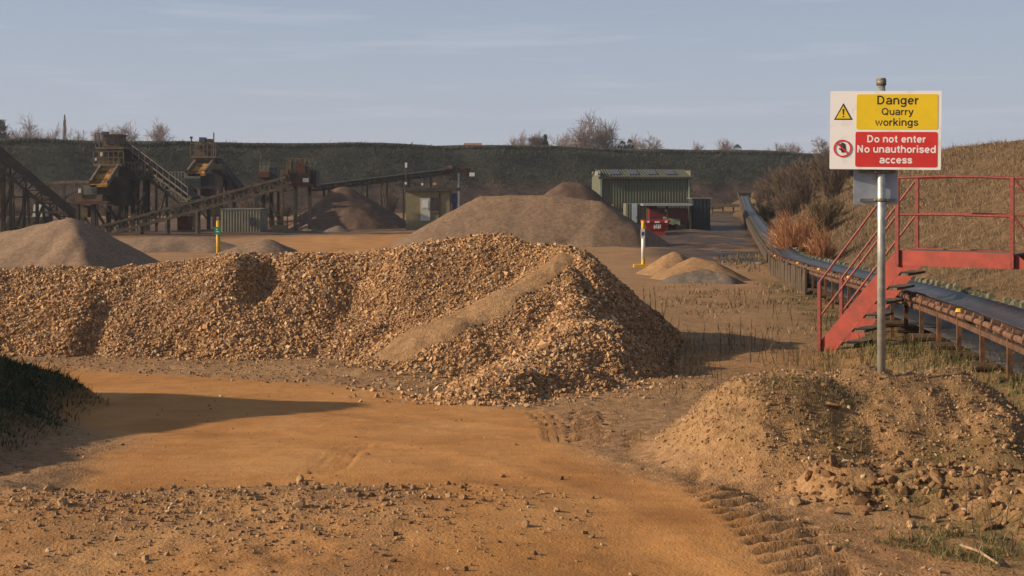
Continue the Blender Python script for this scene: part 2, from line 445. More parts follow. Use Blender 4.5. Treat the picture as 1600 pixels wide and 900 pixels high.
M['rust'] = simple('rusty_steel', (0.15, 0.068, 0.034), (0.07, 0.036, 0.022), 0.85, 9, 0.0, 0.3, (0.22, 0.11, 0.055))
M['rust_roller'] = simple('rusty_roller_steel', (0.23, 0.11, 0.060), (0.10, 0.055, 0.035), 0.7, 16, 0.1, 0.3, (0.34, 0.19, 0.12))
M['moss_roller'] = simple('mossy_roller', (0.19, 0.18, 0.12), (0.075, 0.078, 0.05), 0.85, 22, 0, 0.4, (0.30, 0.29, 0.22))
M['log'] = simple('dark_return_roller', (0.11, 0.066, 0.038), (0.05, 0.034, 0.022), 0.8, 12, 0, 0.3)
M['yellow_cap'] = simple('yellow_bearing_cap', (0.75, 0.42, 0.02), (0.55, 0.28, 0.02), 0.6, 25)
M['belt'] = simple('worn_rubber_belt', (0.062, 0.063, 0.072), (0.036, 0.036, 0.042), 0.5, 5, 0, 0.05, (0.09, 0.09, 0.10), 0.35)
M['belt_dull'] = simple('dusty_plant_belt', (0.050, 0.046, 0.042), (0.03, 0.028, 0.026), 0.9, 2)
M['sleeper'] = simple('mossy_timber', (0.085, 0.055, 0.030), (0.04, 0.032, 0.018), 0.9, 6, 0, 0.3, (0.10, 0.10, 0.045))
M['plank'] = simple('weathered_side_board', (0.105, 0.070, 0.042), (0.050, 0.036, 0.024), 0.9, 6, 0, 0.3)

# ------------------------------------------------------------------ ground sheet
def spaced(a, fine0, fine1, b, step, grow, maxstep=1e9):
    mid = list(np.arange(fine0, fine1, step)); up = [fine1]; s = step
    while up[-1] < b: s = min(s*grow, maxstep); up.append(up[-1]+s)
    dn = []; s = step; c = fine0
    while c > a: s = min(s*grow, maxstep); c -= s; dn.append(c)
    return np.array(dn[::-1]+mid+up)
xs = spaced(-1500, -5.2, 4.9, 1500, 0.039, 1.05)
ys1 = spaced(-300, 5.6, 12.6, 12.7, 0.034, 1.12)
yl = [ys1[-1]]; s = 0.034
while yl[-1] < 1800: s = s*1.015 if yl[-1] < 28 else s*1.04; yl.append(yl[-1]+s)
ys = np.concatenate([ys1, yl[1:]])
GX, GYY = np.meshgrid(xs, ys)
fx, fy = GX.ravel(), GYY.ravel()
gzz, groad, gmound, gbank, grough, gfld = ground_parts(fx, fy)
road = np.clip(groad+poly_mask(fx, fy, far_orange, 2.2)*0.85+poly_mask(fx, fy, near_orange, 0.5)*(0.66+0.35*fbm(fx, fy, 1.0, 3, 201)), 0, 1)
road = np.clip(road+0.35*sstep(-0.2, 0.6, fbm(fx*0.3, fy, 2.2, 3, 203))*sstep(22, 17, fy)*sstep(0.6, 2.6, fx), 0, 1)
grass = 0.42*sstep(0.03, 0.2, gmound)*(0.6+0.4*fbm(fx, fy, 0.7, 3, 205))+gfld*0.28+0.8*sstep(1.7, 2.4, fx)*sstep(9.3, 8.6, fy)*sstep(1.9, 2.8, fx+(fy-7)*0.1)
grass = grass+0.9*sstep(4.2, 5.0, fx-(fy-14)*0.11)*sstep(45, 35, fy)
grass = grass+0.7*sstep(110, 150, fy)
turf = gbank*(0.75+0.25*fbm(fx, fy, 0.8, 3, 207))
wetp = poly_mask(fx, fy, [OG(1020, 399), OG(985, 360), OG(1010, 334), OG(1190, 334), OG(1215, 408), OG(1110, 412)], 1.2)
wetp = wetp+0.85*poly_mask(fx, fy, [OG(-300, 352), OG(-300, 378), OG(180, 372), OG(420, 369), OG(640, 364), OG(640, 345), OG(100, 340)], 4)
ni, nj = GX.shape
idx = np.arange(ni*nj).reshape(ni, nj)
fc = np.stack([idx[:-1, :-1], idx[:-1, 1:], idx[1:, 1:], idx[1:, :-1]], -1).reshape(-1, 4)
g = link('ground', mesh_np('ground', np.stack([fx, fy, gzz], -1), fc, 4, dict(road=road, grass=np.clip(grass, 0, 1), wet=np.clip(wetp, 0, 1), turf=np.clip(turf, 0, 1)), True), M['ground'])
tag(g, kind='structure')
print('ground quads', len(fc))

# ------------------------------------------------------------------ stones / blades (vectorised)
_t = (1+5**0.5)/2
ICO = np.array([(-1, _t, 0), (1, _t, 0), (-1, -_t, 0), (1, -_t, 0), (0, -1, _t), (0, 1, _t), (0, -1, -_t), (0, 1, -_t), (_t, 0, -1), (_t, 0, 1), (-_t, 0, -1), (-_t, 0, 1)])
ICO = ICO/np.linalg.norm(ICO[0])
ICF = np.array([(0, 11, 5), (0, 5, 1), (0, 1, 7), (0, 7, 10), (0, 10, 11), (1, 5, 9), (5, 11, 4), (11, 10, 2), (10, 7, 6), (7, 1, 8), (3, 9, 4), (3, 4, 2), (3, 2, 6), (3, 6, 8), (3, 8, 9), (4, 9, 5), (2, 4, 11), (6, 2, 10), (8, 6, 7), (9, 8, 1)])
def rand_rot(rng, n):
    q = rng.normal(size=(n, 4)); q /= np.linalg.norm(q, axis=1)[:, None]
    w, x, y, z = q.T
    return np.stack([1-2*(y*y+z*z), 2*(x*y-z*w), 2*(x*z+y*w), 2*(x*y+z*w), 1-2*(x*x+z*z), 2*(y*z-x*w), 2*(x*z-y*w), 2*(y*z+x*w), 1-2*(x*x+y*y)], -1).reshape(n, 3, 3)
OCT = np.array([(x_, y_, z_) for z_ in (-.62, .62) for x_, y_ in ((-.62, -.62), (.62, -.62), (.62, .62), (-.62, .62))])
OCF = np.array([(0, 2, 1), (0, 3, 2), (4, 5, 6), (4, 6, 7), (0, 1, 5), (0, 5, 4), (1, 2, 6), (1, 6, 5), (2, 3, 7), (2, 7, 6), (3, 0, 4), (3, 4, 7)])
def chips_mesh(name, pos, size, seed=0):
    rng = np.random.default_rng(seed); n = len(pos)
    base_ = OCT[None]*(1+rng.uniform(-0.22, 0.22, (n, 8, 1)))+rng.normal(0, 0.085, (n, 8, 3))
    sc = np.stack([rng.uniform(0.85, 1.25, n), rng.uniform(0.7, 1.0, n), rng.uniform(0.5, 0.85, n)], -1)*size[:, None]*0.60
    v = np.einsum('nij,nkj->nki', rand_rot(rng, n), base_*sc[:, None, :])+pos[:, None, :]
    f = (OCF[None]+(np.arange(n)*8)[:, None, None]).reshape(-1, 3)
    return mesh_np(name, v.reshape(-1, 3), f, 3, dict(rnd=np.repeat(rng.uniform(0, 1, n), 8)))
def stones_mesh(name, pos, size, seed=0, flat=0.7):
    rng = np.random.default_rng(seed); n = len(pos)
    base_ = ICO[None]*(1+rng.uniform(-0.28, 0.28, (n, 12, 1)))
    sc = np.stack([rng.uniform(0.75, 1.25, n), rng.uniform(0.6, 1.0, n), rng.uniform(0.45, 0.85, n)], -1)*size[:, None]*0.5
    v = base_*sc[:, None, :]
    v = np.einsum('nij,nkj->nki', rand_rot(rng, n), v)+pos[:, None, :]
    f = (ICF[None]+(np.arange(n)*12)[:, None, None]).reshape(-1, 3)
    r = np.repeat(rng.uniform(0, 1, n), 12)
    return mesh_np(name, v.reshape(-1, 3), f, 3, dict(rnd=r))
def blades_mesh(name, pos, h, w, lean=0.35, seed=0, wind=(0.1, 0.0), bend=True):
    rng = np.random.default_rng(seed); n = len(pos)
    a = rng.uniform(0, 2*np.pi, n); l = rng.normal(0, lean, (n, 2))+np.array(wind)
    side = np.stack([np.cos(a), np.sin(a), np.zeros(n)], -1)*w[:, None]*0.5
    tip = np.stack([l[:, 0]*h, l[:, 1]*h, h*np.sqrt(np.clip(1-0.4*(l**2).sum(1), 0.2, 1))], -1)
    rr = rng.uniform(0, 1, n)
    if bend:
        mid = tip*np.array([0.32, 0.32, 0.58])
        v = np.stack([pos-side, pos+side, pos+mid+side*0.7, pos+mid-side*0.7, pos+tip], 1).reshape(-1, 3)
        k = np.arange(n)*5
        f = np.concatenate([np.stack([k, k+1, k+2], -1), np.stack([k, k+2, k+3], -1), np.stack([k+3, k+2, k+4], -1)])
        return mesh_np(name, v, f, 3, dict(rnd=np.repeat(rr, 5)))
    v = np.stack([pos-side, pos+side, pos+tip], 1).reshape(-1, 3)
    return mesh_np(name, v, np.arange(n*3), 3, dict(rnd=np.repeat(rr, 3)))
def tubes_mesh(name, P, Q, r0, r1, rnd=None, seed=0):
    """three sided tapered twigs from P to Q"""
    P = np.asarray(P, float); Q = np.asarray(Q, float); n = len(P)
    d = Q-P; d /= np.linalg.norm(d, axis=1)[:, None]+1e-9
    u = np.where(np.abs(d[:, 2:3]) < 0.9, np.array([[0, 0, 1.]]), np.array([[1., 0, 0]]))
    a = np.cross(d, u); a /= np.linalg.norm(a, axis=1)[:, None]; b = np.cross(d, a)
    vs = []
    for e, r in ((P, np.asarray(r0)), (Q, np.asarray(r1))):
        for k in range(3):
            th = 2*np.pi*k/3; vs.append(e+(a*np.cos(th)+b*np.sin(th))*r[:, None])
    v = np.stack(vs, 1).reshape(-1, 3); k = np.arange(n)*6
    f = np.concatenate([np.stack([k+i, k+(i+1) % 3, k+3+(i+1) % 3, k+3+i], -1) for i in range(3)])
    rng = np.random.default_rng(seed); rr = rng.uniform(0, 1, n) if rnd is None else rnd
    return mesh_np(name, v, f, 4, dict(rnd=np.repeat(rr, 6)))

# ------------------------------------------------------------------ heaps
M['gravel_bed'] = simple('coarse_gravel_bed', (0.33, 0.185, 0.085), (0.19, 0.102, 0.046), 0.95, 16, 0, 0.8, (0.34, 0.20, 0.10))
M['stone'] = varied('coarse_gravel_stones', [(0, (0.19, 0.10, 0.048)), (0.12, (0.29, 0.155, 0.066)), (0.4, (0.40, 0.220, 0.096)), (0.65, (0.47, 0.260, 0.118)), (0.88, (0.58, 0.37, 0.19)), (0.96, (0.32, 0.24, 0.17)), (1, (0.70, 0.53, 0.34))], 0.75, 35)
M['pebble'] = varied('loose_ground_pebbles', [(0, (0.13, 0.07, 0.035)), (0.4, (0.28, 0.155, 0.072)), (0.8, (0.38, 0.23, 0.115)), (0.95, (0.44, 0.29, 0.16)), (1, (0.56, 0.43, 0.28))], 0.8, 40)
def heap_mat(name, c1, c2, c3, sc=7, stria=0.35, bmp=0.5):
    m, t, b = new_mat(name)
    n = noise(t, sc, 7, 0.7); c = ramp(t, [(0.32, c2), (0.55, c1), (0.75, c3)], n)
    c = mixc(t, stria, c, ramp(t, [(0.3, (0.6, 0.58, 0.56)), (0.6, (1.12, 1.1, 1.08))], noise(t, 0.9, 5, 0.6, mscale=(1.6, 0.7, 0.5), dist=0.6)), 'MULTIPLY')
    t.links.new(c, b.inputs['Base Color']); b.inputs['Roughness'].default_value = 0.95; b.inputs['Specular IOR Level'].default_value = 0.15
    bump(t, b, noise(t, sc*2.4, 4, 0.75), bmp, 0.06)
    return m
M['clod'] = varied('crumbly_earth', [(0, (0.11, 0.055, 0.026)), (0.6, (0.25, 0.135, 0.060)), (0.95, (0.36, 0.21, 0.10)), (1, (0.52, 0.40, 0.26))], 0.9, 30)
M['heap_tan'] = heap_mat('fine_tan_gravel', (0.255, 0.172, 0.116), (0.165, 0.108, 0.070), (0.33, 0.235, 0.165))
M['heap_grey'] = heap_mat('grey_brown_gravel', (0.215, 0.142, 0.092), (0.115, 0.078, 0.054), (0.28, 0.195, 0.130), 5)
M['heap_brown'] = heap_mat('dark_red_brown_sand', (0.125, 0.080, 0.058), (0.085, 0.055, 0.042), (0.165, 0.110, 0.080), 2)
M['heap_sand'] = heap_mat('yellow_sand', (0.36, 0.215, 0.110), (0.25, 0.145, 0.072), (0.44, 0.285, 0.16), 8, 0.4, 0.8)
M['heap_dull'] = heap_mat('grey_gravel_fines', (0.17, 0.135, 0.105), (0.10, 0.08, 0.065), (0.24, 0.20, 0.16), 6)

def heap(name, zf, x0, x1, y0, y1, step, mat, label, cat='stockpile', loc=None, parts=True, group=None):
    """heap mesh standing on the ground: zf(x,y) absolute height"""
    X, Y = np.meshgrid(np.arange(x0, x1+step, step), np.arange(y0, y1+step, step)); sh = X.shape
    z = zf(X.ravel(), Y.ravel()); gnd = gz(X.ravel(), Y.ravel())
    ok = (z > gnd-0.06)
    z = np.maximum(z, gnd-0.25)
    id_ = np.arange(sh[0]*sh[1]).reshape(sh); okm = ok.reshape(sh)
    keep = okm[:-1, :-1] | okm[:-1, 1:] | okm[1:, 1:] | okm[1:, :-1]
    f = np.stack([id_[:-1, :-1], id_[:-1, 1:], id_[1:, 1:], id_[1:, :-1]], -1)[keep]
    used = np.unique(f); remap = np.full(sh[0]*sh[1], -1); remap[used] = np.arange(len(used))
    v = np.stack([X.ravel(), Y.ravel(), z], -1)[used]
    c = Vector(loc) if loc else Vector((v[:, 0].mean(), v[:, 1].mean(), float(gnd.min())))
    o = link(name, mesh_np(name, v-np.array(c), remap[f], 4, None, True), mat, None, c)
    ORG[o.name] = c
    return tag(o, label, cat, group)

# ---- the big coarse gravel stockpile in the middle distance
R0 = 20.3
main_cr = crest([(-700, 428, R0, .57), (-150, 425, R0, .57), (0, 424, R0, .57), (120, 420, R0, .57), (200, 416, R0, .57), (350, 403, R0, .57), (480, 398, R0, .57), (560, 399, R0, .57), (650, 383, R0, .57), (760, 367, R0, .60), (850, 379, 19.9, .80), (888, 390, 19.5, 1.0), (922, 412, 19.0, 1.15)])
spur_cr = crest([(888, 390, 19.5, 1.0), (893, 466, 17.8, .95), (898, 520, 16.3, .70), (850, 562, 15.0, .42), (780, 596, 14.1, .34), (725, 616, 13.6, .30)])
lump_cr = crest([(915, 500, 16.9, .80), (950, 506, 16.6, .90)])
sand_cr = crest([(870, 414, 18.9), (800, 452, 18.0), (740, 490, 17.4), (690, 521, 17.1), (640, 552, 16.9)])
def main_z(x, y):
    w = 0.16*fbm(x, y, 1.3, 3, 301)
    z = np.maximum(ridge(x, y+w, main_cr, .57, .30), ridge(x+w*.6, y, spur_cr, .6, .36))
    z = np.maximum(z, ridge(x, y, lump_cr, .7, .12)); z = np.maximum(z, ridge(x, y, sand_cr, .50, .45)-2.0*np.clip(x-0.66+0.25*(y-18.9)*0, 0, None)-0.03)
    z = z+0.10*sstep(-0.2, 0.8, x)*fbm(x, y, 1.0, 3, 307)
    z = z+0.075*fbm(x, y, 0.8, 3, 303)+0.022*fbm(x, y, 0.16, 2, 305)
    # lump with a shaded hollow to its right, high on the face
    a = at(365, 425, 19.6); z = z+0.20*np.exp(-(((x-a.x)/0.34)**2+((y-a.y)/0.5)**2))
    a = at(408, 440, 19.5); z = z-0.28*np.exp(-(((x-a.x)/0.24)**2+((y-a.y)/0.55)**2))
    a = at(120, 545, 18.5); z = z+0.16*np.exp(-(((x-a.x)/0.30)**2+((y-a.y)/0.4)**2))
    a = at(152, 535, 18.5); z = z-0.16*np.exp(-(((x-a.x)/0.22)**2+((y-a.y)/0.5)**2))
    a = at(300, 470, 19.3); z = z+0.10*np.exp(-(((x-a.x)/0.5)**2+((y-a.y)/0.5)**2))
    a = at(560, 480, 19.0); z = z-0.14*np.exp(-(((x-a.x)/0.5)**2+((y-a.y)/0.7)**2))
    return z
def sand_strip(x, y):
    m = np.zeros(np.shape(x))
    for a, b, w in zip(sand_cr[:-1], sand_cr[1:], (0.24, 0.33, 0.42, 0.46)):
        d, t = seg_dist(x, y, a, b); m = np.maximum(m, sstep(w+0.12, w-0.10, d+0.12*fbm(x, y, 0.5, 3, 311)))
    return m
mp_ = heap('gravel_stockpile', main_z, -14, 4.2, 12.6, 24, 0.075, M['gravel_bed'], 'long orange brown stockpile of coarse stones beyond the sandy track')
rng = np.random.default_rng(7)
n = 203000
px_ = rng.uniform(-9.0, 3.0, n); py_ = rng.uniform(13, 20.8, n)
zz = main_z(px_, py_); gg = gz(px_, py_)
ss = sand_strip(px_, py_)
edge_fade = np.clip((zz-gg+0.02)/0.10, 0, 1)
keep = (zz > gg-0.02) & (rng.uniform(0, 1, n) < edge_fade*0.9+0.12) & (rng.uniform(0, 1, n) > ss*0.93) & ((py_ < R0+0.5) | (px_ > 0.8))
keep &= rng.uniform(0, 1, n) < 0.60+0.4*sstep(-0.5, 0.4, fbm(px_, py_, 0.9, 3, 313))
px_, py_, zz = px_[keep], py_[keep], zz[keep]; n = len(px_)
print('pile stones', n)
sz = rng.lognormal(math.log(0.033), 0.36, n).clip(0.014, 0.10)*np.where(ss[keep] > 0.3, 0.55, 1)*(0.85+0.3*sstep(-.4, .5, fbm(px_, py_, 1.7, 2, 315)))
so = link('stones', chips_mesh('stones', np.stack([px_, py_, zz+sz*0.12], -1)-np.array(ORG[mp_.name]), sz, 8), M['stone'], mp_)
so['kind'] = 'stuff'
# smooth sandy run down the face
X, Y = np.meshgrid(np.arange(-2.2, 1.4, 0.05), np.arange(14.5, 19.8, 0.05)); sh = X.shape
zf = main_z(X.ravel(), Y.ravel())+0.045*sand_strip(X.ravel(), Y.ravel())-0.012; ok = (sand_strip(X.ravel(), Y.ravel()) > 0.22).reshape(sh)
id_ = np.arange(sh[0]*sh[1]).reshape(sh); kp = ok[:-1, :-1] & ok[:-1, 1:] & ok[1:, 1:] & ok[1:, :-1]
o_ = link('sand_run', mesh_np('sand_run', np.stack([X.ravel(), Y.ravel(), zf], -1)-np.array(ORG[mp_.name]), np.stack([id_[:-1, :-1], id_[:-1, 1:], id_[1:, 1:], id_[1:, :-1]], -1)[kp], 4, None, True), M['heap_sand'], mp_)
o_['label'] = 'smooth run of pale sand down the face of the stockpile'

def simple_heap(name, cr, slope, x0, x1, y0, y1, step, mat, label, r=0.4, amp=0.08, wl=1.5, seed=0, cat='stockpile'):
    r = r*0.6
    pts = crest(cr)
    def f(x, y): return ridge(x+amp*1.5*fbm(x, y, wl*1.5, 3, seed+1), y, pts, slope, r)+amp*fbm(x, y, wl, 4, seed)+amp*0.3*fbm(x, y, wl*0.2, 2, seed+5)+amp*0.32*fbm(x+0.15*y, y*0.16, wl*0.45, 3, seed+7)
    return heap(name, f, x0, x1, y0, y1, step, mat, label, cat)
simple_heap('gravel_heap', [(-300, 372, 48, .45), (0, 364, 47.5, .45), (60, 349, 47, .48), (108, 338, 46.6, .55), (122, 372, 44.6, .70), (134, 410, 43.2, .6)], .5, -30, -10, 38, 58, 0.16, M['heap_tan'], 'pale tan gravel heap with a shaded right flank at the far left', 0.35, 0.10, 2.2, 401)
simple_heap('gravel_heap', [(160, 432, 36), (250, 418, 36.5), (330, 400, 37), (385, 381, 37.5), (415, 374, 37.5)], .55, -16, -2.5, 31, 43, 0.13, M['heap_tan'], 'low rounded pale gravel heap behind the stockpile crest, right of the green plate marker', 0.4, 0.05, 1.6, 411)
simple_heap('sand_heap', [(190, 373, 58), (240, 369, 58), (320, 372, 58), (345, 380, 58)], .4, -22, -9, 50, 64, 0.2, M['heap_tan'], 'low flat sandy heap behind the far left gravel heap', 0.5, 0.09, 1.8, 421)
simple_heap('gravel_heap', [(752, 307, 68, .55), (800, 304.5, 67.5, .55), (850, 306, 67, .58), (932, 313, 66.0, .66)], .58, -9, 10.5, 58, 78, 0.17, M['heap_grey'], 'large flat topped grey brown gravel heap in front of the green shed', 0.4, 0.09, 2.2, 431)
simple_heap('gravel_heap', [(888, 282, 84), (902, 284, 84)], .82, -3, 12, 76, 94, 0.25, M['heap_brown'], 'reddish conical heap rising behind the large grey brown heap', 0.5, 0.12, 2.0, 441)
simple_heap('sand_heap', [(541, 293, 96)], .62, -20, -4, 88, 106, 0.25, M['heap_brown'], 'dark reddish brown conical heap under the end of the far conveyor', 0.5, 0.16, 2.2, 451)
simple_heap('gravel_heap', [(482, 349, 88)], .6, -17, -11, 84, 92, 0.15, M['heap_dull'], 'small grey gravel heap beside the concrete foot of the conveyor column', 0.25, 0.06, 1.0, 461)
simple_heap('gravel_heap', [(528, 351, 87)], .55, -15, -9, 83, 91, 0.15, M['heap_dull'], 'small dark gravel heap with a pale side in front of the brown conical heap', 0.25, 0.06, 1.0, 466)
simple_heap('sand_heap', [(1052, 393, 41.5)], .6, 3.2, 7, 39, 44, 0.08, M['heap_sand'], 'small ochre sand heap right of the white and yellow marker post', 0.15, 0.05, 0.7, 471)
simple_heap('sand_heap', [(1085, 402, 38.6), (1112, 408, 38.4)], .55, 3.6, 8, 36.4, 41, 0.08, M['heap_sand'], 'small smooth pale sand heap between the ochre and the grey heap', 0.2, 0.03, 0.7, 476)
simple_heap('gravel_heap', [(1060, 428, 36.4), (1105, 421, 36.4), (1130, 428, 36.0)], .5, 3, 8.4, 34, 39, 0.08, M['heap_dull'], 'low grey gravel heap in front of the small pale sand heap', 0.2, 0.05, 0.6, 481)

# ------------------------------------------------------------------ pebbles, loose stones on the track
def scatter_stones(name, pts, size, label, seed, mat='pebble', sink=0.04):
    pts = np.asarray(pts); z = gz(pts[:, 0], pts[:, 1])
    c = np.array([pts[:, 0].mean(), pts[:, 1].mean(), float(z.min())])
    v = np.stack([pts[:, 0], pts[:, 1], z+size*sink], -1)-c
    o = link(name, (stones_mesh if name in ('spoil_clods', 'mound_gravel', 'loose_rubble') else chips_mesh)(name, v, size, seed), M[mat], None, tuple(c))
    return tag(o, label, 'gravel', None, 'stuff')
rng = np.random.default_rng(21)
# rubble strip
n = 4600; x = rng.uniform(-3.6, 0.6, n); edge = OG(0, 783)[1]+0.16*np.sin(x*0.9+1)
y = edge-np.abs(rng.normal(0, 0.75, n))*(0.4+0.9*sstep(-3.2, -1.0, x))+rng.normal(0, 0.05, n)
k = rng.uniform(0, 1, n) < (0.12+0.88*sstep(-3.4, -2.2, x))*sstep(0.9, -1.0, x)*(0.5+0.5*sstep(-0.4, 0.3, fbm(x, y, 0.6, 3, 501)))
x, y = x[k], y[k]; n = len(x)
scatter_stones('loose_rubble', np.stack([x, y], -1), rng.lognormal(math.log(0.0165), 0.45, n).clip(0.007, 0.042), 'strip of small broken stones lying across the near track', 502)
# sparse on the tracks and mound and field
n = 9000; y = 5.3+(rng.uniform(0, 1, n)**1.4)*12.5; x = rng.uniform(-0.46, 0.46, n)*y
dm = ground_parts(x, y); rd = dm[1]; bk = dm[3]
k = (rng.uniform(0, 1, n) < (0.12*rd+0.75*(1-rd))) & (bk < 0.2)
x, y = x[k], y[k]; n = len(x)
scatter_stones('ground_pebbles', np.stack([x, y], -1), rng.lognormal(math.log(0.012), 0.5, n).clip(0.006, 0.045), 'scattered pebbles over the sandy ground', 512)
n = 11000; x = rng.uniform(0.9, 4.4, n); y = rng.uniform(8.3, 11, n)
dm = ground_parts(x, y); k = rng.uniform(0, 1, n) < (sstep(0.0, 0.2, dm[2])*0.8*(0.35+0.65*sstep(-0.3, 0.3, fbm(x, y, 0.5, 3, 521)))); x, y = x[k], y[k]; n = len(x)
scatter_stones('mound_gravel', np.stack([x, y], -1), rng.lognormal(math.log(0.018), 0.45, n).clip(0.008, 0.05), 'gravelly soil of the mound under the warning sign', 522)
n = 2600; x = rng.uniform(1.7, 3.9, n); y = rng.uniform(6.2, 8.5, n)
dm = ground_parts(x, y); k = rng.uniform(0, 1, n) < dm[4]*0.9; x, y = x[k], y[k]; n = len(x)
scatter_stones('spoil_clods', np.stack([x, y], -1), rng.lognormal(math.log(0.038), 0.45, n).clip(0.015, 0.11), 'crumbly clods of earth in front of the mound at lower right', 532, 'clod', 0.05)
n = 9000; x = rng.uniform(-6, 3.6, n); y = rng.uniform(13.0, 18.6, n)
zm = main_z(x, y)-gz(x, y); k = (zm < 0.05) & (zm > -0.35) & (rng.uniform(0, 1, n) < np.exp(zm*(8+10*sstep(1.2, 2.2, x)))); x, y = x[k], y[k]; n = len(x)
scatter_stones('fallen_gravel', np.stack([x, y], -1), rng.lognormal(math.log(0.042), 0.3, n).clip(0.02, 0.09), 'stones fallen around the foot of the coarse stockpile', 542, 'stone')
# windrow gravel between track and stockpile
n = 5000; x = rng.uniform(-6.8, 2.4, n); y = rng.uniform(14.2, 18, n); dm = ground_parts(x, y)
k = rng.uniform(0, 1, n) < (1-dm[1])*0.6; x, y = x[k], y[k]; n = len(x)
scatter_stones('verge_gravel', np.stack([x, y], -1), rng.lognormal(math.log(0.026), 0.3, n).clip(0.012, 0.05), 'fine gravel on the verge between track and stockpile', 552)

# single larger stones: each its own object
def rock_mesh(seed, s):
    r = np.random.default_rng(seed); base_ = ICO
    # one subdivision for a rounder angular stone
    verts = [tuple(v) for v in ICO]; cache = {}; faces = []
    def midp(a, b):
        kk = (min(a, b), max(a, b))
        if kk not in cache:
            m_ = (np.array(verts[a])+np.array(verts[b])); m_ /= np.linalg.norm(m_); cache[kk] = len(verts); verts.append(tuple(m_))
        return cache[kk]
    for a, b, c in ICF:
        ab, bc, ca = midp(a, b), midp(b, c), midp(c, a); faces += [(a, ab, ca), (b, bc, ab), (c, ca, bc), (ab, bc, ca)]
    v = np.array(verts); v = v*(1+0.22*r.normal(size=(len(v), 1))*0.6)
    for _ in range(5):                      # chipped flats
        nrm = r.normal(size=3); nrm /= np.linalg.norm(nrm); h = r.uniform(0.55, 0.85); d = v@nrm; v = v-np.outer(np.clip(d-h, 0, None), nrm)
    v = v*np.array([1, r.uniform(0.7, 0.95), r.uniform(0.55, 0.8)])*s*0.5
    return mesh_np('stone', v, np.array(faces), 3, dict(rnd=np.full(len(v), r.uniform(0.25, 0.85))))
rock_meshes = [rock_mesh(900+i, 1.0) for i in range(14)]
for me in rock_meshes: me.materials.append(M['pebble'])
rr = random.Random(5)
def rock(px, py, s, label, group=None, i=None, sq=1.0):
    x, y = og(px, py); z = float(gz(x, y)[0])
    # the sheet near the lip stands a little higher than the base ground
    o = bpy.data.objects.new('stone', rock_meshes[(i if i is not None else rr.randrange(14)) % 14]); C.objects.link(o)
    o.location = (x, y, z+s*0.17); o.rotation_euler = (rr.uniform(-.4, .4), rr.uniform(-.4, .4), rr.uniform(0, 6.28)); o.scale = (s, s*rr.uniform(0.75, 1), s*sq)
    tag(o, label, 'stone', group)
rock(469, 756, 0.075, 'rounded stone lying alone on the track just beyond the rubble strip', i=3)
rock(151, 786, 0.070, 'dark stone at the left end of the rubble strip')
rock(78, 795, 0.075, 'blocky stone left of the rubble strip on bare ground')
rock(98, 822, 0.085, 'flat brown stone with a pale one beside it at lower left')
rock(74, 829, 0.055, 'pale flat chip beside the flat brown stone at lower left', sq=.5)
rock(256, 778, 0.085, 'standing stone on the crest of the rubble strip, left part')
rock(785, 750, 0.05, 'white pebble on the track right of the rubble strip')
rock(724, 802, 0.06, 'squat stone on the track right of the rubble strip')
rock(871, 812, 0.05, 'grey pebble alone on the orange track at lower centre')
rock(822, 838, 0.06, 'stone alone on the near track below the grey pebble')
rock(468, 818, 0.085, 'pointed pale stone in the middle of the rubble')
rock(1298, 805, 0.075, 'orange stone on the soil beside the deep tyre prints')
rock(1304, 862, 0.06, 'small orange stone beside the lower end of the deep tyre prints')
rock(1300, 727, 0.12, 'flat white stone at the left foot of the earth clods', sq=.45)
rock(1468, 640, 0.07, 'yellowish stone on the right side of the mound')
for k in range(64):
    t = rr.random(); px = 210+520*t**0.9; py = 768+abs(rr.gauss(0, 1))*(14+30*t)
    if py > 893: continue
    zx = 'left' if px < 380 else ('middle' if px < 540 else 'right'); zy = 'along its far edge' if py < 792 else 'spread towards the viewer'
    rock(px, py, rr.uniform(0.030, 0.060), 'tan broken stone in the %s third of the rubble strip, %s' % (zx, zy), 'larger stones in the rubble strip, %s, %s' % (zx, zy))
for k in range(26):
    px = rr.uniform(1400, 1590); py = rr.uniform(735, 830)
    zx = 'left' if px < 1490 else 'right'; zy = 'upper' if py < 780 else 'lower'
    rock(px, py, rr.uniform(0.04, 0.075), 'pale stone in the %s %s part of the earth clods below the mound' % (zy, zx), 'stones among the earth clods, %s %s' % (zy, zx))

# ------------------------------------------------------------------ embankment + right bank (structure)
def bank_mat(name, hi, mid, lo, bare):
    m, t, b = new_mat(name)
    n1 = noise(t, 1.1, 6, 0.7, mscale=(0.9, 0.9, 1.5), dist=0.8); n2 = noise(t, 0.10, 4, 0.5)
    c = ramp(t, [(0.32, lo), (0.52, mid), (0.72, hi)], n1)
    c = mixc(t, 0.5, c, ramp(t, [(0.35, (0.6, 0.62, 0.6)), (0.65, (1.25, 1.2, 1.15))], n2), 'MULTIPLY')
    g_ = ramp(t, [(0.30, (0.055, 0.035, 0.026)), (0.6, (0.125, 0.085, 0.062))], noise(t, 0.8, 6, 0.65))
    c = mixc(t, attr(t, 'bare'), c, g_)
    t.links.new(c, b.inputs['Base Color']); b.inputs['Roughness'].default_value = 0.95; b.inputs['Specular IOR Level'].default_value = 0.1
    bump(t, b, n1, 0.8, 0.5)
    return m
M['green_bank'] = bank_mat('dark_green_turf', (0.078, 0.080, 0.056), (0.052, 0.056, 0.040), (0.032, 0.036, 0.027), None)
M['dry_bank'] = bank_mat('dry_grass_turf', (0.235, 0.150, 0.084), (0.155, 0.100, 0.055), (0.080, 0.060, 0.034), None)
M['green_blade'] = varied('dark_green_blades', [(0, (0.030, 0.035, 0.025)), (0.5, (0.050, 0.054, 0.038)), (0.9, (0.080, 0.078, 0.054)), (1, (0.12, 0.105, 0.07))])
